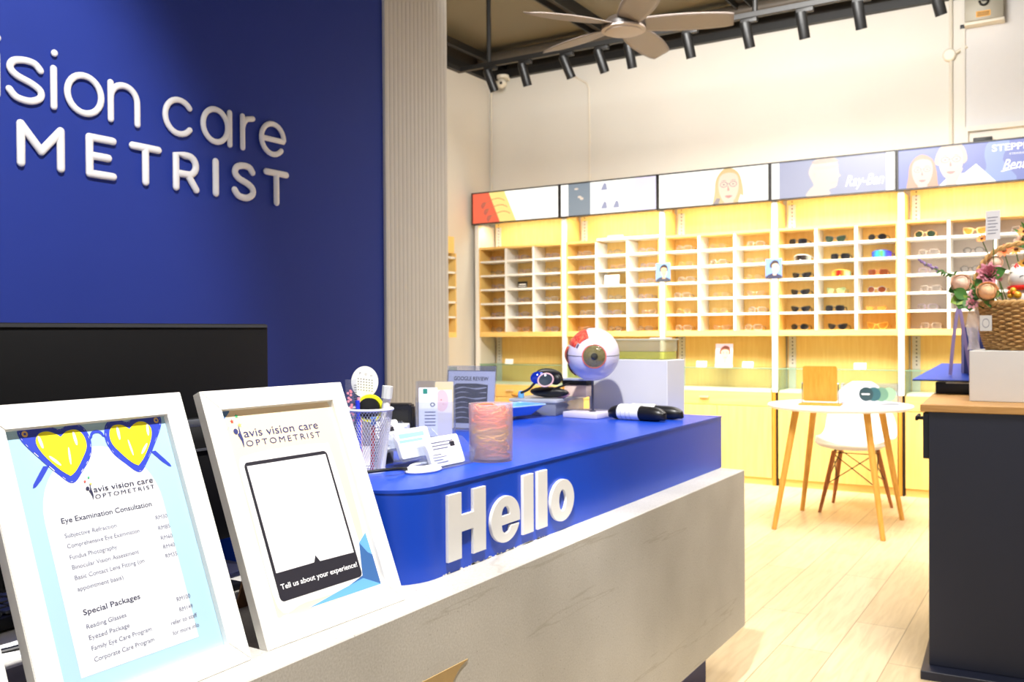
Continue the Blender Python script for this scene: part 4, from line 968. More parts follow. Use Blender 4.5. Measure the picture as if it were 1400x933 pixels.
for i in range(5):
    x0, x1 = POST[i]-.022, POST[i+1]-.026
    if i == 0: x0 -= .012
    z0, z1 = 2.163, 2.452; W = x1-x0; H = z1-z0
    t = thing('light_box', lb_labels[i], 'light box', ((x0+x1)/2, YF+.01, z0), 'light boxes above the shelf wall')
    b = MB(BFR); b.box(x0, x1, YF-.030, YF+.03, z0, z0+.010).box(x0, x1, YF-.030, YF+.03, z1-.010, z1).box(x0, x0+.010, YF-.03, YF+.03, z0+.01, z1-.01).box(x1-.010, x1, YF-.03, YF+.03, z0+.01, z1-.01)
    b.box(x0+.01, x1-.01, YF+.02, YF+.03, z0+.01, z1-.01); b.build('frame', t)
    fn = lambda u, v, d=0, x0=x0, z0=z0, W=W, H=H: (x0+min(max(u,.0102),W-.0102), YF-.022-d, z0+min(max(v,.0102),H-.0102))   # prints end at the frame
    E = lambda k: (lambda u, v, z: fn(u, v, k))
    b = MB(BLL if i == 4 else WG); b.box(x0+.009, x1-.009, YF-.022, YF+.015, z0+.009, z1-.009)
    e0, e1, v0, v1 = .010, W-.010, .010, H-.010
    if i == 0:
        b.m(glow('backlit yellow', (255,226,130), 1.1)).shape([[(.17,v1),(.35,v1),(.47,v0),(.28,v0)]], E(.0004))
        b.m(glow('backlit red', (250,98,62), 1.0)).shape([[(e0,v0),(.300,v0),(.185,v1),(e0,v1)]], E(.0008))
        b.m(glow('backlit brown', (214,120,70), .9))
        for k in range(3):
            u0, v_ = .10+.03*k, .19-.06*k
            b.m(glow('backlit brown', (214,120,70), .9) if k < 3 else DKL)
            pts = smooth_loop([(u0+.02,v_-.02),(u0+.08,v_+.014),(u0+.16,v_+.034),(u0+.21,v_+.030),(u0+.25,v_+.01)], 4, False)
            b.shape([pts+[(q[0],q[1]-.006) for q in pts[::-1]]], E(.0012))
            b.m(glow('backlit dull red', (206,92,72), .9)).shape([smooth_loop([(u0,v_-.03),(u0+.012,v_),(u0+.05,v_+.006),(u0+.045,v_-.02),(u0+.02,v_-.05)], 4)], E(.0011))
    if i == 1:
        b.m(GRL).shape([[(.082,v0),(.292,v0),(.292,v1),(.082,v1)]], E(.0004))
        b.m(glow('backlit faint lavender', (240,232,252), 1.1)).shape([[(.655,v0),(e1,v0),(e1,v1),(.70,v1)]], E(.0004))
        b.m(glow('backlit peach', (240,220,200), 1.0)).shape([ellipse(.16,.235,.02,.008,12)], E(.0008)); b.shape([ellipse(.21,.150,.018,.012,12)], E(.0008)); b.shape([ellipse(.19,.165,.018,.01,12)], E(.0008))
        b.m(LAVL)
        for cu, cv in ((.42,.235),(.42,.08),(.53,.08)): b.shape([[(cu-.03,cv-.03),(cu+.03,cv-.03),(cu+.02,cv+.02),(cu,cv+.03)]], E(.0006))
    if i == 2:
        face(b, fn, .585, .135, .150, SKIN, HAIRB, True, .0005)
        b.m(DKL).shape([[(.46,v0),(.505,v0),(.52,.05),(.49,.055)]], E(.0024)); b.m(WG).shape([[(.66,v0),(.72,v0),(.70,.06),(.68,.07)]], E(.0024))
    if i == 3:
        b.m(LAVL).shape([[(.068,v0),(.822,v0),(.822,v1),(.068,v1)]], E(.0004))
        b.m(SKINL).shape([smooth_loop([(.27,v0),(.29,.06),(.32,.09),(.30,.14),(.285,.19),(.31,.25),(.345,v1),(.47,v1),(.492,.22),(.50,.16),(.512,.145),(.495,.13),(.49,.10),(.478,.065),(.43,.05),(.43,v0)], 3)], E(.0008))
        b.m(glow('backlit rust', (240,186,164), 1.0)).shape([smooth_loop([(.31,.262),(.36,.272),(.44,.275),(.49,.262),(.485,.250),(.42,.248),(.33,.245)], 3)], E(.0012)); b.m(ROSEL).shape([smooth_loop([(.33,.205),(.42,.20),(.49,.213),(.49,.225),(.42,.222),(.33,.222)], 3)], E(.0012))
        b.shape([smooth_loop([(.44,.098),(.485,.105),(.485,.095),(.45,.09)], 3)], E(.0012)); b.shape([smooth_loop([(.325,.185),(.333,.165),(.325,.15),(.318,.17)], 3)], E(.0012))
        b.m(WG).text('Ray-Ban', .110, E(.0012), .545, .062, shear=.35, width=.265, bold=.012)
    if i == 4:
        b.m(BLL2).shape([smooth_loop([(.50,v0),(.56,.10),(.55,.2),(.58,v1),(.70,v1),(.66,.15),(.74,v0)], 4)], E(.0004))
        face(b, fn, .165, .115, .122, ROSEL, HAIRR, True, .0006)
        b.m(WG).shape([[(.27,v0),(.335,.075),(.43,.085),(.50,.14),(.62,v0)]], E(.0016))
        b.m(SKIN).shape([[(.34,.03),(.385,.03),(.42,.12),(.35,.12)]], E(.0018))
        face(b, fn, .345, .165, .140, SKINL, HAIRW, False, .0020)
        b.m(WG).text('STEPPER', .062, E(.0012), .595, .212, width=.262, bold=.02); b.text('EYEWEAR', .018, E(.0012), .70, .180, width=.10)
        b.text('Bent', .095, E(.0012), .66, .085, shear=.4, width=.14, bold=.006)
        b.shape([[(.65,.070),(.83,.105),(.83,.109),(.65,.077)]], E(.0012))
    b.build('backlit_panel', t)

# ------- spectacles in the cubbies
def glasses(name, label, cat, style, rimm, lensm, w=.132, h=.040, r=.0016, templem=None):
    """spectacles at the origin, facing -Y, standing on z = 0"""
    t = thing(name, label, cat, (0,0,0))
    hw = w/2; gap = .009; lw = hw-gap-.004
    cxs = (-(gap+lw/2+.002), gap+lw/2+.002)
    def outline(cx, k=1.0):
        if style == 'round': return ellipse(cx, h/2, lw/2*k, h/2*k, 26)
        if style == 'rect': return rrect(cx-lw/2*k, h/2-h/2*k, cx+lw/2*k, h/2+h/2*k, h*.30*k, 4)
        s = 1 if cx > 0 else -1
        return smooth_loop([(cx-s*.45*lw*k,h/2+.30*h*k),(cx+s*.0*lw*k,h/2+.46*h*k),(cx+s*.52*lw*k,h/2+.50*h*k),(cx+s*.44*lw*k,h/2-.10*h*k),(cx+s*.15*lw*k,h/2-.50*h*k),(cx-s*.25*lw*k,h/2-.46*h*k),(cx-s*.48*lw*k,h/2-.05*h*k)], 4)
    bow = lambda x: .55*x*x/hw*.9
    if style == 'shield':
        gl = lambda a, v: (-hw+2*hw*a, bow(-hw+2*hw*a)*1.6, .004+h*1.1*v*(1-.25*abs(2*a-1)**3))
        MB(lensm).grid(lambda a, v: gl(a, v), 30, 8).build('lens', t, solid=.002)
        b = MB(rimm); b.tube([gl(k/24, 1.0) for k in range(25)], r*1.5, 6); b.tube([gl(k/24, 0) for k in range(25)], r*1.2, 6)
        b.add([(-.012,.0,.0),(0,-.006,.016),(.012,.0,.0),(.006,.0,.0),(0,-.004,.010),(-.006,.0,.0)], [(0,1,4,5),(1,2,3,4)]); b.build('rim', t)
    else:
        b = MB(rimm)
        for cx in cxs: b.tube([(u, bow(u), v+r) for u, v in outline(cx)], r, 6, True)
        b.tube(smooth_loop([(cxs[0]+lw*.42, bow(gap), h*.66),(0,-.003,h*.76),(cxs[1]-lw*.42, bow(gap), h*.66)], 4, False), r*.95, 6)
        b.build('rim', t)
        for cx in cxs:
            pts = outline(cx, .97); b = MB(lensm)
            b.add([(cx, bow(cx)-.0015, h/2+r)]+[(u, bow(u), v+r) for u, v in pts], [(0, 1+k, 1+(k+1) % len(pts)) for k in range(len(pts))]); b.build('lens', t)
    for s in (-1, 1):
        b = MB(templem or rimm); y0 = bow(hw)*(1.6 if style == 'shield' else 1)
        b.tube(smooth_loop([(s*(hw-.004), y0, h*.74),(s*hw, y0+.012, h*.76),(s*hw*.98, y0+.075, h*.72),(s*hw*.95, y0+.105, h*.45),(s*hw*.93, y0+.120, h*.18)], 3, False), r*(1.0 if style != 'shield' else 2.0), 5, flat=((1,0,0), 1.3))
        b.build('temple', t)
    return t
GOLD = mat('gold wire', (214,176,110), .3, .6); VIO = mat('violet grey acetate', (150,128,150), .35); CLR = clear('pale crystal acetate', (236,226,220), .42, .3); GUN = mat('gunmetal wire', (110,104,110), .3, .5); ROSEG = mat('rose gold wire', (220,160,140), .3, .5); TORT = mat('tortoise acetate', (150,84,40), .3, var=.4, scale=90)
BLK_L = mat('black lens', (18,18,22), .12); BRN_L = mat('brown lens', (92,44,24), .15); GRN_L = mat('green tint lens', (130,142,96), .15); ORG_L = mat('orange lens', (222,120,50), .2); AMB_L = clear('amber lens', (226,176,80), .35, .2)
DGR_L = mat('dark green lens', (40,56,44), .08, .2); PEACH = mat('peach acetate', (240,190,130), .35); GRNL = mat('green rim', (150,160,110), .35)
def rainbow(name, stops):
    m = bpy.data.materials.new(name); m.use_nodes = True; nt = m.node_tree; b = nt.nodes['Principled BSDF']; b.inputs['Roughness'].default_value = .12; b.inputs['Metallic'].default_value = .3
    tc = nt.nodes.new('ShaderNodeTexCoord'); sx = nt.nodes.new('ShaderNodeSeparateXYZ'); mr = nt.nodes.new('ShaderNodeMapRange'); mr.inputs[1].default_value = -.066; mr.inputs[2].default_value = .066
    r = nt.nodes.new('ShaderNodeValToRGB'); nt.links.new(tc.outputs['Object'], sx.inputs[0]); nt.links.new(sx.outputs[0], mr.inputs[0]); nt.links.new(mr.outputs[0], r.inputs[0]); nt.links.new(r.outputs[0], b.inputs['Base Color'])
    e = r.color_ramp.elements; e[0].position = 0; e[0].color = L3(stops[0]); e[1].position = 1; e[1].color = L3(stops[-1])
    for k in range(1, len(stops)-1): q = e.new(k/(len(stops)-1)); q.color = L3(stops[k])
    return m
RB1 = rainbow('blue rainbow mirror lens', [(70,60,230),(40,120,220),(60,180,150),(90,190,80),(50,70,230),(90,70,220)])
RB2 = rainbow('red orange mirror lens', [(240,210,90),(240,140,40),(150,40,30),(130,36,30),(230,110,40),(240,220,150),(120,180,160)])
SH0 = rainbow('smoke shield lens', [(190,190,180),(50,44,44),(30,26,28),(60,52,50),(180,190,180)])
PROTO = {}
def proto(key, *a, **k):
    if key not in PROTO: PROTO[key] = ('new', glasses('glasses', 'x', 'glasses', *a, **k))
    return PROTO[key]
KINDS = {
 'violet': ('rect', VIO, LENS, .128, .038, .0018), 'gold': ('round', GOLD, LENS, .128, .042, .0013), 'crystal': ('rect', CLR, LENS, .132, .040, .0026), 'gun': ('round', GUN, LENS, .126, .040, .0013), 'rose': ('cat', ROSEG, LENS, .130, .040, .0014),
 'black': ('rect', BLACK, BLK_L, .134, .040, .0026), 'blackcat': ('cat', BLACK, BLK_L, .136, .040, .0024), 'blackround': ('round', BLACK, BLK_L, .128, .042, .0022), 'aviator': ('cat', GUN, DGR_L, .142, .050, .0016), 'tort': ('rect', TORT, BRN_L, .138, .042, .0028), 'whitebrown': ('round', CLR, BRN_L, .130, .046, .0024),
 'green': ('cat', GRNL, GRN_L, .132, .046, .0016), 'orange': ('cat', ORG_L, ORG_L, .136, .030, .0016), 'amber': ('cat', mat('amber acetate', (214,160,60), .3), AMB_L, .140, .046, .0026), 'goldgreen': ('round', PEACH, DGR_L, .140, .050, .0020), 'peach': ('cat', PEACH, ORG_L, .146, .048, .0040),
 'shield_smoke': ('shield', WHITE, SH0, .130, .042, .0018), 'shield_blue': ('shield', mat('blue rim', (60,60,200), .3), RB1, .136, .046, .0016), 'shield_red': ('shield', mat('ochre rim', (220,170,60), .3), RB2, .136, .044, .0016), 'thinblack': ('round', BLACK, LENS, .130, .042, .0016)}
WORDS = {'violet': 'violet-grey rimmed glasses', 'gold': 'thin gold-rimmed glasses', 'crystal': 'pale crystal-framed glasses', 'gun': 'thin grey wire glasses', 'rose': 'rose-gold wire glasses', 'black': 'black square sunglasses', 'blackcat': 'black winged sunglasses', 'blackround': 'black round sunglasses', 'aviator': 'dark green aviator sunglasses', 'tort': 'brown tortoise sunglasses',
 'whitebrown': 'pale sunglasses with brown lenses', 'green': 'pale green tinted sunglasses', 'orange': 'slim orange sunglasses', 'amber': 'amber see-through sunglasses', 'goldgreen': 'gold sunglasses with dark green lenses', 'peach': 'peach-framed sunglasses', 'shield_smoke': 'smoke and white shield sunglasses', 'shield_blue': 'blue rainbow shield sunglasses', 'shield_red': 'red and orange shield sunglasses', 'thinblack': 'thin black-rimmed glasses'}
rnd = random.Random(4)
thin1 = ['violet','gun','violet','rose','crystal']; thin3 = ['gold','crystal','gold','rose','crystal']
LAY = {0: None, 1: None, 2: None,
 3: [['black','aviator','blackround'],['shield_smoke','black','shield_blue'],['blackcat','shield_red','tort'],['blackcat','green','whitebrown'],['blackcat','black','orange'],['blackround','blackcat','amber']],
 4: [['goldgreen','peach','crystal'],['crystal','thinblack','gold'],['violet','thinblack','crystal'],['crystal','gun','gold'],['violet','crystal','gun'],['crystal','gun','rose']]}
ORD = ['top', 'second', 'third', 'fourth', 'fifth', 'bottom']; COLN = ['left', 'middle', 'right']
BAYS = ['red and white light box bay', 'grey-strip light box bay', 'smiling woman light box bay', 'sunglasses bay', 'couple light box bay']
made = {}
def place_glasses(key, loc, label, group, rot=0.0):
    st = KINDS[key]
    if key not in made:
        o = glasses('sunglasses' if 'sunglasses' in WORDS[key] else 'glasses', label, 'sunglasses' if 'sunglasses' in WORDS[key] else 'glasses', *st); made[key] = o
        o.location = loc; o['group'] = group
    else: o = copy_thing(made[key], loc, label, group)
    o.rotation_euler = (0,0,rot)
    return o
for i in range(5):
    xa, xb = POST[i]+.022, POST[i+1]-.022
    for r in range(6):
        for c in range(3):
            z = 1.186+.127*(5-r)+(.008 if r < 5 else 0)
            x = xa+(xb-xa)*(c+.5)/3+rnd.uniform(-.02,.02)
            if (i, r, c) in ((0,2,1),(1,2,1)): continue
            key = LAY[i][r][c] if LAY[i] else rnd.choice(thin1 if i < 2 else thin3)
            lab = '%s, %s cubby down, %s column, %s' % (WORDS[key], ORD[r], COLN[c], BAYS[i]) if r not in (0,5) else '%s, %s cubby, %s column, %s' % (WORDS[key], ORD[r], COLN[c], BAYS[i])
            place_glasses(key, (x, YF+.050+rnd.uniform(-.01,.015), z+.0004), lab, 'eyewear in the '+BAYS[i], rnd.uniform(-.08,.08))
# cards in and on the shelf wall
def card(name, label, m, x, y, z, w, h, tilt=.12, art=None, cat='card', group=None, depth=.0015, yaw=0.0):
    M = Matrix.Translation((x, y, z)) @ Matrix.Rotation(yaw, 4, 'Z') @ Matrix.Rotation(-tilt, 4, 'X')
    b = MB(m, M); b.box(-w/2, w/2, 0, depth, 0, h)
    if art: art(b, lambda u, v, d=0: (u, -.0004-d, v), w, h)
    return tag(b.build(name), label, cat, group)
def dark_text(b, fn, w, h):
    b.m(WHITE); b.shape([rrect(-w*.36, h*.48, w*.36, h*.62, .001, 1)], lambda u, v, z: fn(u, v)); b.shape([rrect(-w*.42, h*.2, w*.42, h*.28, .001, 1)], lambda u, v, z: fn(u, v))
def two_lines(b, fn, w, h):
    b.m(INKG); b.shape([rrect(-w*.36, h*.55, w*.36, h*.62, .001, 1)], lambda u, v, z: fn(u, v)); b.shape([rrect(-w*.3, h*.35, w*.2, h*.41, .001, 1)], lambda u, v, z: fn(u, v))
card('label_card', 'small black label card in a middle column cubby of the leftmost bay', BLACK, -4.195, YF+.03, 1.576, .10, .058, .1, dark_text)
card('label_card', 'white folded card in the middle cubby column of the second bay', PAPER, -3.315, YF+.02, 1.576, .135, .082, .1, two_lines)
card('label_card', 'grey name plate standing on top of the second bay of cubbies', mat('grey plate', (168,158,140), .4, .2), -3.32, YF+.10, 1.969, .150, .032, .25)
for x, lab in ((-4.36, 'white price card on the glass top of the leftmost base cabinet'), (-2.55, 'white price card left of the pink portrait card on the glass top'), (-2.175, 'white price card right of the pink portrait card on the glass top'), (-1.345, 'white price card on the glass top behind the round table')):
    card('price_card', lab, PAPER, x, YF+.06, .8975, .085, .045, .25, None, 'card', 'price cards on the glass tops')
CSK = mat('portrait skin', (206,158,126), .5); CSK2 = mat('portrait pale skin', (214,168,146), .5); CHR = mat('portrait dark hair', (44,36,36), .5); CHB = mat('portrait brown hair', (110,62,44), .5); CTS = mat('portrait dark shirt', (58,62,76), .5)
def portrait(hair, skin, shirt, prof=False):
    def art(b, fn, w, h):
        F = lambda k: (lambda u, v, z: fn(u, v, k)); cu, cv, s = w*.06, h*.56, h*.36
        b.m(shirt).shape([smooth_loop([(-w*.45,0.001),(-w*.36,h*.17),(0,h*.26),(w*.40,h*.16),(w*.48,.001)], 4)], F(.0002))
        b.m(skin).shape([[(cu-.22*s,h*.16),(cu+.24*s,h*.16),(cu+.2*s,cv-.4*s),(cu-.2*s,cv-.4*s)]], F(.0004))
        b.m(hair).shape([smooth_loop([(cu-.58*s,cv-.05*s),(cu-.60*s,cv+.55*s),(cu-.1*s,cv+.98*s),(cu+.45*s,cv+.85*s),(cu+.60*s,cv+.4*s),(cu+.55*s,cv-.05*s)], 5)], F(.0005))
        dx = .14*s if prof else 0
        b.m(skin).shape([smooth_loop([(cu+dx,cv-.78*s),(cu-.34*s+dx,cv-.55*s),(cu-.47*s+dx,cv),(cu-.42*s+dx,cv+.4*s),(cu+dx,cv+.55*s),(cu+.42*s+dx*.4,cv+.4*s),(cu+.47*s+dx*(1.2 if prof else 1),cv-.05*s),(cu+.34*s+dx,cv-.55*s)], 4)], F(.0007))
        b.m(hair)
        for sg_ in ((-1, 1) if not prof else (.6,)):
            b.shape([ellipse(cu+dx+sg_*.2*s, cv+.08*s, .09*s, .04*s, 10)], F(.0009)); b.shape([[(cu+dx+sg_*.2*s-.12*s,cv+.2*s),(cu+dx+sg_*.2*s+.12*s,cv+.2*s),(cu+dx+sg_*.2*s+.1*s,cv+.25*s),(cu+dx+sg_*.2*s-.1*s,cv+.25*s)]], F(.0009))
        b.m(mat('portrait lip', (186,116,100), .5)).shape([ellipse(cu+dx+.02*s, cv-.42*s, .13*s, .04*s, 10)], F(.0009))
    return art
def bluecard(dark):
    base = portrait(CHR, CSK, CTS if dark else mat('portrait navy shirt', (40,42,70), .5), not dark)
    return base
PBK = mat('pale blue photo backdrop', (112,146,206), .5, var=.06, scale=12); PBK2 = mat('blue photo backdrop', (100,130,204), .5, var=.06, scale=12); PKB = mat('pink photo backdrop', (236,182,190), .5, var=.03, scale=12)
card('portrait_card', 'pale blue portrait card clipped to the upright between second and third bays', PBK, POST[2]+.01, YF-.002, 1.585, .125, .150, 0, portrait(CHR, CSK, CTS), 'photo card')
card('portrait_card', 'blue profile portrait card clipped to the upright left of the sunglasses bay', PBK2, POST[3]-.005, YF-.002, 1.578, .125, .150, 0, portrait(CHR, CSK2, mat('portrait navy shirt', (40,42,70), .5), True), 'photo card')
card('portrait_card', 'pink portrait card of a person standing on the glass showcase top', PKB, -2.365, YF+.05, .8975, .140, .185, .15, portrait(CHB, CSK2, mat('portrait white shirt', (244,236,238), .5)), 'photo card')
# things inside the glass showcases: small pale trays of lens parts
# ------- side shelf on the left wall, only its end is in view
t = thing('side_shelf', 'cubby shelf on the left wall, seen beside the fluted pillar', 'shelf', (-4.6, 5.9, 0))
xf, xw, ya, yb2 = -4.45, XL+.02, 5.42, 6.34
MB(OAK).box(xw-.015, xw, ya, yb2, .30, 2.00).build('back_board', t)
MB(OAK).box(xw, xf-.18+.0, ya, yb2, 1.14, 1.99).build('rear_panel', t) if False else None
MB(OAKH).box(xw, xf, ya, yb2, 1.142, 1.186, .001, 1).build('bottom_board', t)
MB(OAK).box(xw, xf-.02, ya, yb2, 1.85, 1.99).build('top_board', t)
for k in range(1, 6):
    z = 1.186+.125*k; MB(WHITE).box(xw, xf, ya, yb2, z-.008, z+.008, .001, 1).build('shelf_board', t)
for y in (ya, yb2-.012): MB(OAK).box(xw, xf, y, y+.012, 1.186, 1.85).build('side_board', t)
for y in (5.73, 6.03): MB(WHITE).box(xw, xf, y-.01, y+.01, 1.186, 1.85).build('divider', t)
MB(OAK).box(xw, xf+.0, ya, yb2, 0, .712).build('cabinet', t)
MB(GLASS).box(xw, xf, ya, yb2, .890, .897).build('glass_top', t)
gs_ = MB(GLASS); gs_.box(xf-.004, xf, ya, yb2, .713, .89); gs_.box(xw, xf, yb2-.004, yb2, .713, .89); gs_.build('glass_side', t)
for k in range(6):
    z = 1.186+.125*(5-k)+(.008 if k < 5 else 0)
    o = place_glasses(rnd.choice(['violet','gun','rose']), (xf-.055, 6.19, z+.0004), 'thin glasses in the left wall shelf by the pillar, %s' % ('top cubby' if k == 0 else 'bottom cubby' if k == 5 else ORD[k]+' cubby down'), 'glasses on the left wall shelf', PI/2)
rc = MB(mat('orange red paper', (244,74,30), .5, var=.1, scale=20)); rc.prism([(6.10,.8975),(6.21,.8975),(6.30,1.06),(6.21,1.045),(6.13,1.03),(6.08,.98)], lambda u, v, d: (xf-.09+d+.03*(v-.9), u, v), 0, .03, .004)
tag(rc.build('red_paper_bag'), 'bright orange-red paper bag by the fluted pillar edge', 'bag')

# ---------------------------------------------------------------- round table, mirror, case
tcx, tcy = -1.226, 5.775
tb = thing('round_table', 'round white table with four splayed wooden legs', 'table', (tcx, tcy, 0))
MB(mat('white table top', (240,238,234), .35, var=.01)).lathe([(0,.708),(.395,.708),(.418,.716),(.420,.726),(.416,.732),(0,.732)], (tcx, tcy, 0), 64).build('tabletop', tb)
for sx in (-1, 1):
    for sy in (-1, 1):
        MB(OAKT).tube([(tcx+sx*.20, tcy+sy*.225, .708), (tcx+sx*.253, tcy+sy*.278, .35), (tcx+sx*.305, tcy+sy*.33, 0)], [.021,.018,.014], 14).build('leg', tb)
MB(WHITE).box(tcx-.22, tcx+.22, tcy-.02, tcy+.02, .690, .708).build('underframe', tb)
ZTB = .7325
mi = thing('table_mirror', 'wooden backed tabletop mirror on the round white table', 'mirror', (-1.31, 5.66, ZTB))
M_ = rotz(.10, (-1.31,5.66,0))
b = MB(MIRW, M_); b.prism(rrect(-.098,.022,.098,.235,.012,3), lambda u, v, d: (-1.31+u, 5.655+d-.10*v, ZTB+v), 0, .014); b.build('board', mi)
b = MB(MIRW, M_); b.box(-1.43,-1.19,5.60,5.73,ZTB,ZTB+.010,.003); b.build('base', mi)
b = MB(CHROME, M_)
for s in (-1, 1): b.tube([(-1.31+s*.104, 5.655, ZTB+.008), (-1.31+s*.104, 5.650, ZTB+.135)], .0035, 8); b.tube([(-1.31+s*.106,5.650,ZTB+.13),(-1.31+s*.094,5.648,ZTB+.13)], .004, 8)
b.build('side_rods', mi)
ac = thing('clear_display_tray', 'clear acrylic tray with a row of green circles on the round table', 'tray', (-1.05, 5.87, ZTB))
M_ = rotz(.12, (-1.03,5.85,0))
b = MB(ACRY, M_); x0, x1, y0, y1 = -1.225, -.885, 5.80, 5.95
b.box(x0, x1, y0, y1, ZTB, ZTB+.004); b.box(x0, x1, y0, y0+.003, ZTB, ZTB+.125); b.box(x0, x1, y1-.003, y1, ZTB, ZTB+.125); b.box(x0, x0+.003, y0, y1, ZTB, ZTB+.125); b.box(x1-.003, x1, y0, y1, ZTB, ZTB+.125)
b.build('acrylic_walls', ac)
b = MB(None, M_)
for k, c_ in enumerate(((40,66,72),(48,92,100),(104,142,120),(150,186,150))):
    b.m(mat('green disc %d' % k, c_, .4)).shape([ellipse(-1.08+.042*k, ZTB+.064, .040, .042, 30)], lambda u, v, z, k=k: (u, y0-.0010+.0002*k, v))
b.m(PAPER).shape([rrect(-1.105, ZTB+.060, -1.060, ZTB+.068, .002, 2)], lambda u, v, z: (u, y0-.0014, v))
b.build('green_circles', ac)

# ---------------------------------------------------------------- shell chair
chx, chy = -1.23, 6.29
cr = thing('shell_chair', 'white moulded shell chair with wooden dowel legs behind the round table', 'chair', (chx, chy, 0))
SHELL = mat('white moulded plastic', (244,242,238), .35)
prof = [(-.215,.415,.185),(-.20,.435,.215),(-.13,.437,.230),(-.02,.428,.235),(.08,.430,.235),(.145,.460,.230),(.180,.525,.225),(.200,.61,.210),(.215,.70,.180),(.225,.78,.135),(.230,.835,.06)]
prof = smooth_loop(prof, 4, False)
def shell_pt(a, t):
    k = min(len(prof)-1, int(round(t*(len(prof)-1)))); y, z, w_ = prof[k]; s = 2*a-1
    back = min(1, max(0, (z-.46)/.2)); seat = 1-back
    lift = .055*abs(s)**2.6*seat*(1 if y > -.15 else .35); fwd = .085*abs(s)**2.2*back*min(1, (0.9-z)/.25)
    return (chx+s*w_, chy+y-fwd, z+lift)
MB(SHELL).grid(lambda a, t: shell_pt(a, t), 21, len(prof)).build('seat_shell', cr, angle=80, solid=.008, sub=1)
for sx in (-1, 1):
    for sy in (-1, 1):
        MB(WALN).tube([(chx+sx*.115, chy+sy*.105, .395), (chx+sx*.15, chy+sy*.145, .2), (chx+sx*.188, chy+sy*.195, 0)], [.015,.016,.010], 12).build('leg', cr)
b = MB(BLACKM)
for sx in (-1, 1):
    for sy in (-1, 1):
        b.tube([(chx+sx*.115, chy+sy*.105, .385), (chx+sx*.10, chy+sy*.09, .432)], .006, 8)
for (a, e) in (((-1,-1),(1,-1)), ((1,-1),(1,1)), ((1,1),(-1,1)), ((-1,1),(-1,-1))):
    b.tube([(chx+a[0]*.118, chy+a[1]*.108, .375), (chx+e[0]*.155, chy+e[1]*.152, .18)], .0035, 6); b.tube([(chx+e[0]*.118, chy+e[1]*.108, .375), (chx+a[0]*.155, chy+a[1]*.152, .18)], .0035, 6)
    b.tube([(chx+a[0]*.118, chy+a[1]*.108, .385), (chx+e[0]*.118, chy+e[1]*.108, .385)], .0035, 6)
b.build('wire_struts', cr)

# ---------------------------------------------------------------- dark desk at the right, with box, basket, flowers
DR = rotz(.055, (-.456,3.41,0))
dk = thing('display_desk', 'navy display desk with oak top at the right edge', 'desk', (0, 3.8, 0))
MB(NAVY, DR).box(-.43, .75, 3.415, 4.20, .03, .900, .002, 1).build('body', dk)
MB(OAKD, DR).box(-.456, .78, 3.405, 4.24, .900, .925, .002, 1).build('desktop', dk)
dr = MB(NAVY, DR).box(-.450, -.43, 3.44, 3.95, .735, .893, .002, 1).build('drawer', dk)
b = MB(BLACKM, DR); b.box(-.472, -.450, 3.52, 3.535, .862, .874, .002); b.box(-.480, -.470, 3.50, 3.62, .860, .876, .003); b.build('handle', dr)
MB(NAVY, DR).box(-.452, .77, 3.345, 4.22, 0, .030, .002, 1).build('plinth', dk)
ZD = .9255
wb = thing('white_riser_box', 'plain white box on the navy desk under the basket', 'box', (-.1, 3.8, ZD))
MB(mat('white board box', (216,216,214), .55, var=.02)).box(-.324, .20, 3.624, 3.98, ZD, 1.105, .002, 1).build('box', wb)
kx = thing('black_box', 'flat black box under the blue folder on the navy desk', 'box', (-.39, 3.97, ZD))
MB(BLACK).box(-.478, -.27, 3.995, 4.16, ZD, .972, .003).build('base', kx)
MB(PAPER).box(-.440, -.345, 3.9935, 3.995, .968, .9715).build('paper_edge', kx)
b = MB(mat('royal blue board', (44,80,200), .4), rotz(.05, (-.45,4.0,0)))
fo = lambda u, v, d: (u, v, .9765+d+.22*max(0, v-3.965))
fpts = [(-.56,3.965),(-.27,3.965),(-.27,4.22),(-.47,4.22)]
b.prism(fpts, fo, .003, .0065); b.m(BLACK).prism(fpts, fo, 0, .003)
b.m(PAPER).add([fo(-.345,3.98,.0068), fo(-.300,4.03,.0068), fo(-.295,4.025,.0068), fo(-.338,3.976,.0068)], [(0,1,2,3)])
tag(b.build('blue_folder'), 'royal blue folder lying open-edged on the black box', 'folder')
# gift bag behind the box
gb = thing('gift_bag', 'blue striped gift bag with purple ribbon handles behind the white box', 'bag', (-.30, 4.08, .981))
NB = mat('navy stripe paper', (40,56,130), .4)
b = MB(NB); b.box(-.392,-.225,4.07,4.19,.981,1.19)
b.m(mat('pale violet stripe', (150,150,206), .4))
for k in range(6): b.box(-.390+.028*k, -.383+.028*k, 4.0692, 4.0700, .985, 1.19)
b.build('bag_body', gb)
RIB = mat('purple satin ribbon', (150,136,190), .35)
b = MB(RIB); b.tube(smooth_loop([(-.428,4.03,1.00),(-.418,4.03,1.12),(-.403,4.03,1.245),(-.397,4.03,1.262),(-.390,4.03,1.245),(-.372,4.03,1.12),(-.355,4.03,1.01)], 5, False), .0065, 8, flat=((0,1,0), .2)); b.build('ribbon_handle', gb)
b = MB(PAPER); b.box(-.440,-.412,4.02,4.026,.9815,.990); b.build('tag', gb)
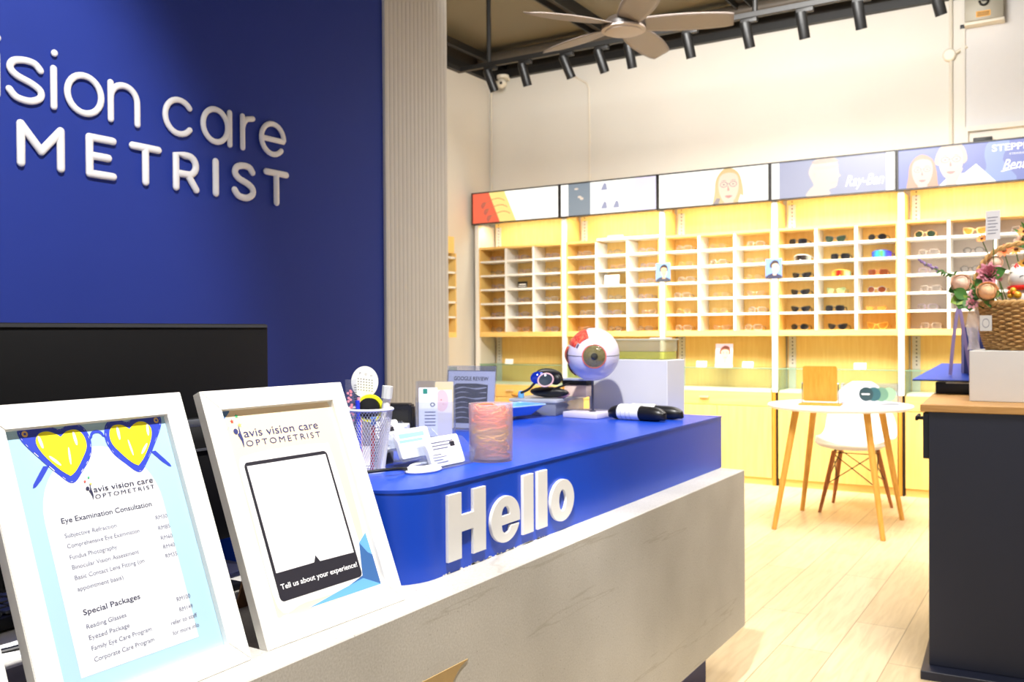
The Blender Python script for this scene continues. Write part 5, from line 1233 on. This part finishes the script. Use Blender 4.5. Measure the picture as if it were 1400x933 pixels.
# wicker basket
kx_, ky_ = -.125, 3.80
bk = thing('wicker_basket', 'brown woven wicker basket with arched handle on the white box', 'basket', (kx_, ky_, 1.1055))
WICK = mat('seagrass', (196,154,94), .7, var=.35, scale=60, bump=.3, bscale=300)
b = MB(WICK)
nst = 44
for j in range(18):
    z = 1.111+.0088*j; R = .152+.035*(j/17)**.7
    pts = []
    for i in range(176):
        a = 2*PI*i/176; w_ = .0065*cos(nst/2*a*1.0+PI*(j % 2)); pts.append((kx_+(R+w_)*cos(a), ky_+(R+w_)*sin(a), z+.0008*sin(7*a+j)))
    b.tube(pts, .0050, 6, True)
b.build('woven_side', bk)
b = MB(WICK)
for k in range(2):
    b.tube([(kx_+(.190+.004*cos(24*2*PI*i/160+PI*k))*cos(2*PI*i/160), ky_+(.190+.004*cos(24*2*PI*i/160+PI*k))*sin(2*PI*i/160), 1.272+.005*sin(24*2*PI*i/160+PI*k)) for i in range(160)], .0075, 8, True)
b.build('braided_rim', bk)
b = MB(WICK)
for k in range(2):
    pts = []
    for i in range(90):
        s = i/89; a = PI*(1-s); tw = 2*PI*11*s+PI*k; pts.append((kx_-.004+(.196+.005*cos(tw))*math.copysign(abs(cos(a))**.72, cos(a)), ky_-.03+.005*sin(tw), 1.265+(.226+.005*cos(tw))*sin(a)**.8))
    b.tube(pts, .0054, 8)
b.build('handle', bk)
MB(WICK).lathe([(0,1.1055),(.150,1.1055),(.150,1.114),(0,1.114)], (kx_, ky_, 0), 40).build('bottom', bk)
tag(MB(mat('dry moss filler', (92,84,50), .9, var=.4, scale=50)).lathe([(0,1.115),(.135,1.115),(.160,1.235),(.10,1.245),(0,1.25)], (kx_, ky_, 0), 30).build('basket_filler'), 'dry moss filling inside the wicker basket', 'filler', kind='stuff')
# wrapping film and printed tag hanging at the basket's left
b = MB(clear('cellophane', (240,236,240), .45, .2, .1)); b.grid(lambda a, t: (-.333+.036*a+.004*sin(9*t+2*a), 3.66+.02*a+.006*sin(14*t+6*a), 1.108+.165*t), 8, 14)
tag(b.build('wrapping_film'), 'clear crinkled wrapping film at the left of the wicker basket', 'film')
card('paper_tag', 'small grey printed tag hanging on the left side of the basket', mat('grey tag', (206,206,204), .6), -.272, 3.640, 1.175, .038, .055, -.05, lambda b, fn, w, h: (b.m(INKG), b.shape([ellipse(0,h*.5,w*.3,h*.3,16), ellipse(0,h*.5,w*.26,h*.26,16)], lambda u, v, z: fn(u, v))), 'tag')
# lucky cat
ct = thing('cat_figurine', 'white ceramic cat figurine with red collar inside the basket', 'figurine', (-.135, 3.76, 1.24))
CER = mat('glazed white ceramic', (238,236,232), .2, var=.01)
b = MB(CER); b.ball((-.132,3.76,1.285), (.082,.070,.055), 28, 16); b.ball((-.132,3.755,1.358), (.078,.066,.050), 28, 16)
for s in (-1, 1): b.lathe([(.026,0),(.018,.016),(.003,.030)], (-.132+s*.05, 3.755, 1.385), 16)
b.build('body', ct)
b = MB(mat('red enamel', (214,44,36), .3)); b.tube([(-.132+.074*cos(2*PI*i/36), 3.757+.062*sin(2*PI*i/36), 1.328) for i in range(36)], .0085, 8, True)
for s in (-1, 1): b.lathe([(.016,0),(.010,.014),(.001,.028)], (-.132+s*.05, 3.748, 1.390), 14)
b.build('collar', ct)
b = MB(mat('gold enamel', (232,178,50), .3, .3)); b.ball((-.190,3.700,1.318), .011); b.ball((-.176,3.692,1.302), .013); b.ball((-.200,3.706,1.300), .010)
b.m(mat('orange enamel', (236,110,40), .3)); b.ball((-.186,3.692,1.308), (.008,.008,.007)); b.ball((-.202,3.702,1.312), .007); b.build('bell_ornament', ct)
b = MB(BLACK); b.tube([(-.135+.016*cos(2*PI*i/20), 3.692, 1.300+.016*sin(2*PI*i/20)) for i in range(20)], .0028, 6, True)
for s in (-1, 1): b.tube([(-.132+s*.028+.010*cos(PI*i/8), 3.6915+.004, 1.363+.006*sin(PI*i/8)) for i in range(9)], .0014, 5)
b.build('painted_marks', ct)
# flowers
LEAF = mat('leaf green', (70,120,52), .5, var=.2, scale=40); STEM = mat('stem green', (88,116,56), .6, var=.2); LEAFY = mat('yellow green leaf', (140,170,66), .5, var=.2, scale=40)
def leaf_mesh(b, base, d, L, W, droop=.2):
    base = Vector(base); d = Vector(d).normalized(); s = d.cross(Vector((.15,-1,.35)))
    if s.length < .1: s = Vector((1,0,0))
    s.normalize(); n = s.cross(d)
    b.grid(lambda a, t: base+d*(L*t)+s*((2*a-1)*W*sin(PI*min(1, t*.96+.04))**.8)+n*(.25*W*abs(2*a-1)-droop*L*t*t), 5, 8)
def flower(kind, label, c, r, m, stem_to=None, leaves=0, m2=None):
    t = thing(kind, label, 'flower', tuple(c)); c = Vector(c); b = MB(m); rn = random.Random(int(abs(c.x*977+c.z*131)*10))
    if kind == 'rose':
        view = Vector((.1,-.85,.40)).normalized(); q = Vector((0,0,1)).rotation_difference(view).to_matrix()
        b.ball(c, r*.62, 16, 10, q)
        for tip, n, k in ((14,3,.70),(32,4,.78),(50,5,.87),(68,6,.95),(86,6,1.02)):
            for p_ in range(n):
                a0 = 2*PI*(p_+rn.random()*.35)/n; wd = 2*PI/n*.72
                def pt(a, v, a0=a0, wd=wd, tip=tip, k=k):
                    A = a0+(2*a-1)*wd; th = math.radians(125+(tip+10*abs(2*a-1)**2-125)*v); R = r*k*(1+.10*v**4)
                    return c+q @ Vector((R*sin(th)*cos(A), R*sin(th)*sin(A), R*cos(th)*.85))
                b.grid(pt, 8, 8)
    elif kind == 'carnation':
        view = Vector((.1,-.85,.45)).normalized(); q = Vector((0,0,1)).rotation_difference(view).to_matrix()
        for rad, n, tilt in ((.3,6,.1),(.5,9,.35),(.75,12,.7),(1.0,14,1.05)):
            for p_ in range(n):
                a0 = 2*PI*(p_+rn.random()*.3)/n; wd = 2*PI/n*.75
                def pt(a, v, a0=a0, wd=wd, rad=rad, tilt=tilt):
                    A = a0+(2*a-1)*wd; hh = r*(.95-.55*tilt*v*v); R = r*rad*(.35+.65*v**.8)*(1+.16*sin(9*A)*v); zz = r*(-.55)+hh*v*1.15*(1-.25*tilt)-.10*r*abs(2*a-1)**2*v+.08*r*sin(11*A+a0)*v
                    return c+q @ Vector((R*cos(A), R*sin(A), zz))
                b.grid(pt, 7, 6)
    elif kind == 'daisy':
        view = Vector((-.2,-.7,.6)).normalized(); q = Vector((0,0,1)).rotation_difference(view).to_matrix()
        for k in range(12):
            a0 = 2*PI*k/12
            b.grid(lambda a, v: c+q @ Vector(((.2+.8*v)*r*cos(a0)-(2*a-1)*r*.17*sin(PI*(v*.9+.1))*sin(a0), (.2+.8*v)*r*sin(a0)+(2*a-1)*r*.17*sin(PI*(v*.9+.1))*cos(a0), .1*r*v)), 4, 5)
        b.m(m2 or mat('brown disc', (120,70,30), .7, var=.3, scale=200)); b.ball(c+q @ Vector((0,0,.06*r)), (r*.26, r*.26, r*.16), 14, 8, q)
    b.build('bloom', t, angle=80)
    if stem_to: MB(STEM).tube(smooth_loop([tuple(c-Vector((0,-.2*r,.3*r))), tuple((c+Vector(stem_to))*.5+Vector((0,.008,.004))), stem_to], 5, False), .0022, 6).build('stem', t)
    if leaves:
        for k in range(leaves):
            b = MB(LEAF); a = 2*PI*k/leaves+rn.random(); leaf_mesh(b, c+Vector((0,.3*r,-.4*r)), (cos(a), -.35, .6*sin(a)-.2), r*1.45, r*.55); b.build('leaf', t)
    return t
PEA = mat('peach petal', (250,206,160), .6, var=.06, scale=30); PEL = mat('pale peach petal', (248,218,196), .6, var=.05, scale=30); DPK = mat('dusty pink petal', (206,132,148), .6, var=.12, scale=40); PNK = mat('pink petal', (236,170,182), .6, var=.1, scale=40); ORP = mat('orange petal', (246,150,60), .6, var=.12, scale=40); ORR = mat('burnt orange petal', (236,112,52), .6, var=.12, scale=40); YLP = mat('amber petal', (240,180,70), .6, var=.1, scale=40)
flower('rose', 'peach rose at the front left of the basket rim', (-.268,3.655,1.316), .033, PEA, (-.20,3.74,1.24), 3)
flower('rose', 'pale peach rose leaning out at the far left of the basket', (-.356,3.70,1.350), .033, PEL, (-.24,3.76,1.24), 2)
flower('carnation', 'dusty pink carnation above the peach rose in the basket', (-.264,3.72,1.388), .042, DPK, (-.21,3.77,1.24), 2)
flower('carnation', 'small pink carnation at the lower left of the basket rim', (-.318,3.66,1.278), .022, PNK, (-.26,3.72,1.235), 0)
flower('carnation', 'small pink bud between the two peach roses', (-.312,3.67,1.312), .018, PNK, (-.25,3.73,1.24), 0)
flower('rose', 'pale cream rose tucked behind the pink carnation', (-.252,3.78,1.425), .024, PEL, (-.22,3.79,1.25), 0)
flower('daisy', 'small orange daisy left of the message card', (-.293,3.76,1.513), .022, ORP, (-.20,3.80,1.24), 0)
flower('daisy', 'burnt orange daisy behind the basket handle top', (-.225,3.83,1.470), .034, ORR, (-.17,3.82,1.24), 0)
flower('daisy', 'amber daisy under the arched handle', (-.188,3.84,1.474), .030, YLP, (-.15,3.82,1.24), 0)
flower('daisy', 'orange daisy high on the right edge of the bouquet', (-.158,3.80,1.535), .030, ORP, (-.12,3.80,1.24), 0)
flower('daisy', 'amber daisy low on the right edge of the bouquet', (-.160,3.82,1.420), .026, YLP, (-.13,3.80,1.24), 0)
flower('daisy', 'topmost orange daisy at the right edge of the photo', (-.140,3.80,1.600), .028, ORP, (-.12,3.80,1.24), 0)
flower('carnation', 'pale pink carnation behind the orange daisies', (-.165,3.86,1.505), .030, PEL, (-.13,3.84,1.24), 0)
lv = thing('lavender_sprig', 'purple flower sprig reaching far left from the basket', 'flower', (-.28,3.74,1.26))
pl = smooth_loop([(-.25,3.76,1.27),(-.31,3.745,1.355),(-.40,3.74,1.388),(-.455,3.74,1.410),(-.500,3.74,1.440)], 8, False)
MB(STEM).tube(pl, .0022, 6).build('stem', lv)
b = MB(mat('lavender petal', (150,124,176), .6, var=.2, scale=60))
for k in range(26):
    q = Vector(pl[-1]).lerp(Vector(pl[-12]), k/26); a = random.random()*6; b.ball(q+Vector((.004*cos(a), .004*sin(a), .004*sin(a*2))), (.0042,.0042,.005), 8, 6)
b.build('florets', lv)
b = MB(LEAF)
for k in range(10):
    q = Vector(pl[-13]).lerp(Vector(pl[-19]), k/10); leaf_mesh(b, q, (random.uniform(-1,.3), random.uniform(-.5,.5), random.uniform(-.6,.6)), .018, .004)
b.build('small_leaves', lv)
gl = thing('leaf_sprig', 'green leafy sprig below the pale rose at the basket left', 'foliage', (-.30,3.70,1.25))
MB(STEM).tube([(-.25,3.74,1.24),(-.30,3.70,1.275),(-.345,3.68,1.29)], .002, 6).build('stem', gl)
for k, (bx_, dx, dz, m_) in enumerate(((-.335,-.4,-.6,LEAF),(-.340,-.8,-.25,LEAFY),(-.330,.1,-.8,LEAF),(-.338,-.6,.5,LEAF),(-.325,-1,-.6,LEAFY),(-.320,.5,.3,LEAF))):
    b = MB(m_); leaf_mesh(b, (bx_,3.675,1.295), (dx,-.45,dz), .055, .022, .15); b.build('leaf', gl)
tg = thing('tall_grass_sprig', 'tall thin green stems rising at the right of the bouquet', 'foliage', (-.13,3.82,1.24))
b = MB(STEM)
for k in range(9):
    x = -.16+.012*k; b.tube(smooth_loop([(x+.02,3.82,1.24),(x+.01,3.82,1.42),(x-.012+.006*(k % 3),3.815,1.56+.02*(k % 4))], 5, False), .0016, 5)
b.build('stems', tg)
b = MB(LEAF)
for k in range(26):
    leaf_mesh(b, (-.165+random.random()*.07, 3.80+random.random()*.04, 1.36+random.random()*.2), (random.uniform(-1,1), random.uniform(-.6,.2), random.uniform(.1,1)), .045, .006, .3)
b.build('leaves', tg)
card('message_card', 'white written message card rising above the basket handle', mat('off white card', (226,226,230), .6), -.256, 3.735, 1.505, .050, .105, .0, lambda b, fn, w, h: (b.m(INKG), [b.shape([rrect(-w*.36, h*(.2+.11*k), w*(.34 if k % 2 else .2), h*(.225+.11*k), .0004, 1)], lambda u, v, z: fn(u, v)) for k in range(6)]), 'card', yaw=-.30)
tag(MB(STEM).tube([(-.253,3.74,1.24),(-.2545,3.742,1.52)], .0016, 6).build('card_pick'), 'thin stick holding up the message card in the basket', 'stick')

# ---------------------------------------------------------------- ceiling: fan, track and spotlights
fx, fy, fz = -2.30, 5.03, 2.965
fan = thing('ceiling_fan', 'brown-grey ceiling fan with a round pale hub', 'fan', (fx, fy, ZC))
FANW = mat('taupe fan blade', (112,102,96), .45, var=.05, scale=10)
b = MB(mat('dark fan motor', (48,42,38), .4)); b.lathe([(.05,fz+.10),(.10,fz+.085),(.128,fz+.05),(.128,fz+.022)], (fx, fy, 0), 40); b.build('motor', fan)
b = MB(mat('pale hub cap', (150,138,130), .4)); b.lathe([(.132,fz+.025),(.132,fz+.014),(.112,fz+.010),(.108,fz+.004),(.06,fz-.004),(0,fz-.006)], (fx, fy, 0), 40); b.build('hub_cap', fan)
b = MB(BLACKM); b.tube([(fx, fy, fz+.09), (fx, fy, ZC)], .014, 12); b.build('down_rod', fan)
MB(BLACKM).lathe([(.02,ZC-.06),(.06,ZC-.03),(.065,ZC)], (fx, fy, 0), 28).build('canopy', fan)
for k in range(5):
    a0 = math.radians(20+72*k); u = Vector((cos(a0), sin(a0), 0)); v = Vector((-sin(a0), cos(a0), 0))
    b = MB(FANW)
    b.grid(lambda a, t: Vector((fx, fy, fz+.045))+u*(.10+.54*t)+v*((2*a-1)*(.045+.05*sin(PI*min(1, t*.85+.08))**.8)*(1 if t < .97 else .8))+Vector((0,0,(2*a-1)*-.018-.01*t)), 9, 16)
    b.build('blade', fan, solid=.006)
TY, TZ = 5.75, 3.16
tk = thing('track_rail', 'black ceiling track rail hung along the shelf wall', 'track', (-2.4, TY, TZ))
MB(BLACKM).box(-4.01, .35, TY-.018, TY+.018, TZ, TZ+.035, .002, 1).build('rail', tk)
for x in (-3.726, -1.724, -.26): MB(BLACKM).tube([(x, TY, TZ+.03), (x, TY, ZC)], .017, 10).build('hanger_rod', tk)
MB(BLACKM).box(-4.01, -3.975, 3.4, TY-.018, TZ, TZ+.035, .002, 1).build('side_rail', tk)
SPX = [-3.735, -3.435, -3.092, -2.819, -2.593, -2.176, -1.785, -1.438, -1.107, -0.686]
TIL = [.22, .12, .28, .20, .05, .10, .12, .08, .10, .22]
ordn = ['leftmost', 'second', 'third', 'fourth', 'fifth', 'sixth', 'seventh', 'eighth', 'ninth', 'rightmost']
def aim(o, d): o.rotation_euler = Vector(d).to_track_quat('-Z', 'Y').to_euler()
for k, x in enumerate(SPX):
    lab = 'black cylindrical track spotlight, %s on the rail' % ordn[k] if k in (0, 9) else 'black cylindrical track spotlight, %s from the left on the rail' % ordn[k]
    t = thing('track_spotlight', lab, 'spotlight', (x, TY, TZ), 'track spotlights over the shelf wall')
    MB(BLACKM).box(x-.03, x+.075, TY-.016, TY+.016, TZ-.028, TZ, .003).build('adapter', t)
    d = Vector((TIL[k], .36, -1)).normalized(); a = Vector((x, TY, TZ-.045))
    MB(BLACKM).tube([(x, TY, TZ-.026), tuple(a)], .010, 10).build('swivel', t)
    hb = MB(BLACK); Rq = Vector((0,0,1)).rotation_difference(d).to_matrix()
    hb.lathe([(0,-.026),(.031,-.026),(.033,-.022),(.033,.138),(.027,.138),(.025,.11),(0,.11)], a, 24, Rq); hb.build('housing', t)
    MB(glow('lamp glass', (255,232,196), 6)).lathe([(0,.112),(.024,.112),(.024,.114),(0,.114)], a, 20, Rq).build('lamp_glass', t)
    ld = bpy.data.lights.new('spot_lamp', 'SPOT'); ld.energy = 105; ld.color = (1,.90,.74); ld.spot_size = math.radians(72); ld.spot_blend = .9; ld.shadow_soft_size = .03
    lo = bpy.data.objects.new('spot_lamp', ld); C.objects.link(lo); lo.parent = t; lo.location = Vector((0,0,-.045))+d*.15
    aim(lo, (TIL[k]*.6, .62, -1))
# camera dome, conduits, junction, electric box
cc = thing('security_camera', 'small white security camera in the back left ceiling corner', 'camera', (-4.50,7.18,3.50))
CW = mat('white camera plastic', (226,220,204), .4)
MB(CW).lathe([(.055,3.55),(.055,3.53),(.05,3.52),(0,3.52)], (-4.50,7.18,0), 24).build('mount', cc)
MB(CW).ball((-4.50,7.16,3.475), .045, 24, 14).build('ball', cc)
MB(BLACK).ball((-4.485,7.121,3.468), .014, 14, 10).build('lens', cc)
MB(CW).tube([(-4.50,7.18,3.53),(-4.50,7.28,3.545)], .018, 10).build('bracket', cc)
def conduit(label, pts, r=.010): return tag(MB(mat('cream conduit', (224,217,202), .5)).tube(pts, r, 8).build('conduit'), label, 'conduit')
conduit('white cable conduit bending down the left part of the back wall', smooth_loop([(-3.93,YB-.012,3.54),(-3.74,YB-.012,3.42),(-3.68,YB-.012,3.36),(-3.67,YB-.012,3.2),(-3.67,YB-.012,2.50)], 6, False), .009)
conduit('thin vertical conduit in the back left corner under the camera', [(XL+.03,YB-.012,3.45),(XL+.03,YB-.012,2.47)], .009)
conduit('vertical conduit pipe at the right of the back wall', [(-.765,YB-.014,3.57),(-.765,YB-.014,2.47)], .012)
jb = thing('junction_box', 'round white junction box on the right conduit pipe', 'junction box', (-.775,YB-.02,3.155))
MB(CW).lathe([(.045,0),(.045,.03),(.035,.038),(0,.038)], (-.775,YB,3.155), 24, Matrix.Rotation(PI/2, 3, 'X')).build('cover', jb)
MB(CW).tube([(-.735,YB-.018,3.165),(-.66,YB-.018,3.20)], .012, 8).build('spur', jb)
eb = thing('electric_box', 'grey steel electrical box high on the wall, top right', 'electrical box', (-.55,YB-.06,3.345))
MB(mat('grey steel cabinet', (146,140,124), .45, .2, var=.05)).box(-.668,-.425,YB-.11,YB,3.345,3.66,.004).build('cabinet', eb)
b = MB(mat('orange warning sticker', (232,168,60), .5)); b.prism(rrect(-.595,3.365,-.505,3.405,.004,2), lambda u, v, d: (u, YB-.1105-d, v), 0, .001); b.m(BLK)
for k in range(3): b.prism([(-.588,3.372+.010*k),(-.512,3.372+.010*k),(-.512,3.376+.010*k),(-.588,3.376+.010*k)], lambda u, v, d: (u, YB-.1115-d, v), 0, .0004)
b.build('warning_label', eb)
b = MB(BLACK); b.tube([(-.545+.028*cos(PI+PI*k/10), YB-.122, 3.475+.034*sin(PI+PI*k/10)) for k in range(11)], .007, 8); b.box(-.562,-.528,YB-.126,YB-.11,3.47,3.52,.003); b.build('handle', eb)
MB(CW).box(-.672,-.420,YB-.10,YB,3.325,3.345,.002).build('ledge', eb)
tag(MB(BLACK).box(-.705,-.668,YB-.035,YB,3.325,3.355,.006).build('cable_gland'), 'small black cable plug left of the electrical box', 'plug')
# door-like framed recess above the rightmost light box
d = MB(WALLP); d.box(-.700,-.672,YB-.03,YB,2.46,3.57); d.box(-.672,1.2,YB-.03,YB,2.590,2.625); d.box(-.672,-.655,YB-.03,YB,2.46,2.59)
structure(d.build('door_1'))
structure(MB(mat('pale grey panel', (212,210,208), .5, var=.02)).box(-.672,1.2,YB-.012,YB,2.625,3.57).build('trim_7'))
tag(MB(BLACK).box(-.62,-.50,YB-.06,YB-.02,2.500,2.535,.004).build('door_closer'), 'black fitting in the gap above the couple light box', 'fitting')

# ---------------------------------------------------------------- light
sc = bpy.context.scene
wd = bpy.data.worlds.new('World'); sc.world = wd; wd.use_nodes = True
bg = wd.node_tree.nodes['Background']; bg.inputs[0].default_value = (1, .97, .93, 1); bg.inputs[1].default_value = 1.0
def area(name, loc, size, energy, col=(1,.93,.84), target=None, sy=None, spread=180):
    l = bpy.data.lights.new(name, 'AREA'); l.energy = energy; l.color = col; l.shape = 'RECTANGLE'; l.size = size; l.size_y = sy or size; l.spread = math.radians(spread)
    o = bpy.data.objects.new(name, l); C.objects.link(o); o.location = loc
    aim(o, (Vector(target)-Vector(loc)) if target else (0,0,-1))
    return o
def spot(name, loc, target, energy, ang, blend=.5, col=(1,.95,.88), soft=.05):
    l = bpy.data.lights.new(name, 'SPOT'); l.energy = energy; l.color = col; l.spot_size = math.radians(ang); l.spot_blend = blend; l.shadow_soft_size = soft
    o = bpy.data.objects.new(name, l); C.objects.link(o); o.location = loc; aim(o, Vector(target)-Vector(loc))
    return o
area('ceiling_fill', (-.6, 5.0, 3.7), 1.8, 75, (1,.95,.88), None, 1.4, 130)  # soft fill added at ceiling height, not a fixture of the shop
area('ceiling_fill', (-1.6, 3.9, 3.7), 1.8, 170, (1,.975,.94), (-2.3, 7.2, 2.0), 1.2, 120)  # added fill, brightens the shelf wall from the front
area('ceiling_fill', (.6, 2.6, 3.7), 1.6, 70, (1,.95,.88), (-.2, 5.0, .6), 1.2, 100)  # added fill for the desk side and floor
for i in range(5): area('shelf_strip_lamp', ((POST[i]+POST[i+1])/2, YF+.055, 2.156), .80, 3.2, (1,.90,.70), ((POST[i]+POST[i+1])/2, YF+.20, 1.9), .03)
spot('counter_spot', (-.36, .98, 3.5), (-1.0, 1.2, .8), 720, 42, .8, (1,.98,.96))
spot('counter_spot', (-.60, .9, 3.5), (-1.22, 2.45, .9), 620, 36, .9, (1,.98,.96))
spot('sign_spot', (-.7, .8, 3.3), (-2.6, 1.15, 1.6), 330, 52, .6, (1,.98,.97), .08)

# ---------------------------------------------------------------- camera
f, yaw, pitch, roll = 1253.1, .5518, .009246, .006386
F = Vector((-sin(yaw)*cos(pitch), cos(yaw)*cos(pitch), -sin(pitch))); R0 = Vector((cos(yaw), sin(yaw), 0)); U0 = R0.cross(F)
R_ = R0*cos(roll)-U0*sin(roll); U_ = R0*sin(roll)+U0*cos(roll)
cd = bpy.data.cameras.new('camera'); co = bpy.data.objects.new('camera', cd); C.objects.link(co)
m3 = Matrix((R_, U_, -F)).transposed(); co.matrix_world = Matrix.Translation((0,0,1.18)) @ m3.to_4x4()
cd.sensor_width = 36; cd.sensor_fit = 'HORIZONTAL'; cd.lens = f/1400*36; cd.clip_start = .02
cd.dof.use_dof = True; cd.dof.focus_distance = 1.30; cd.dof.aperture_fstop = 11
sc.camera = co
vs = sc.view_settings; vs.view_transform = 'Standard'; vs.look = 'None'; vs.gamma = 1; vs.exposure = 0; vs.use_curve_mapping = False
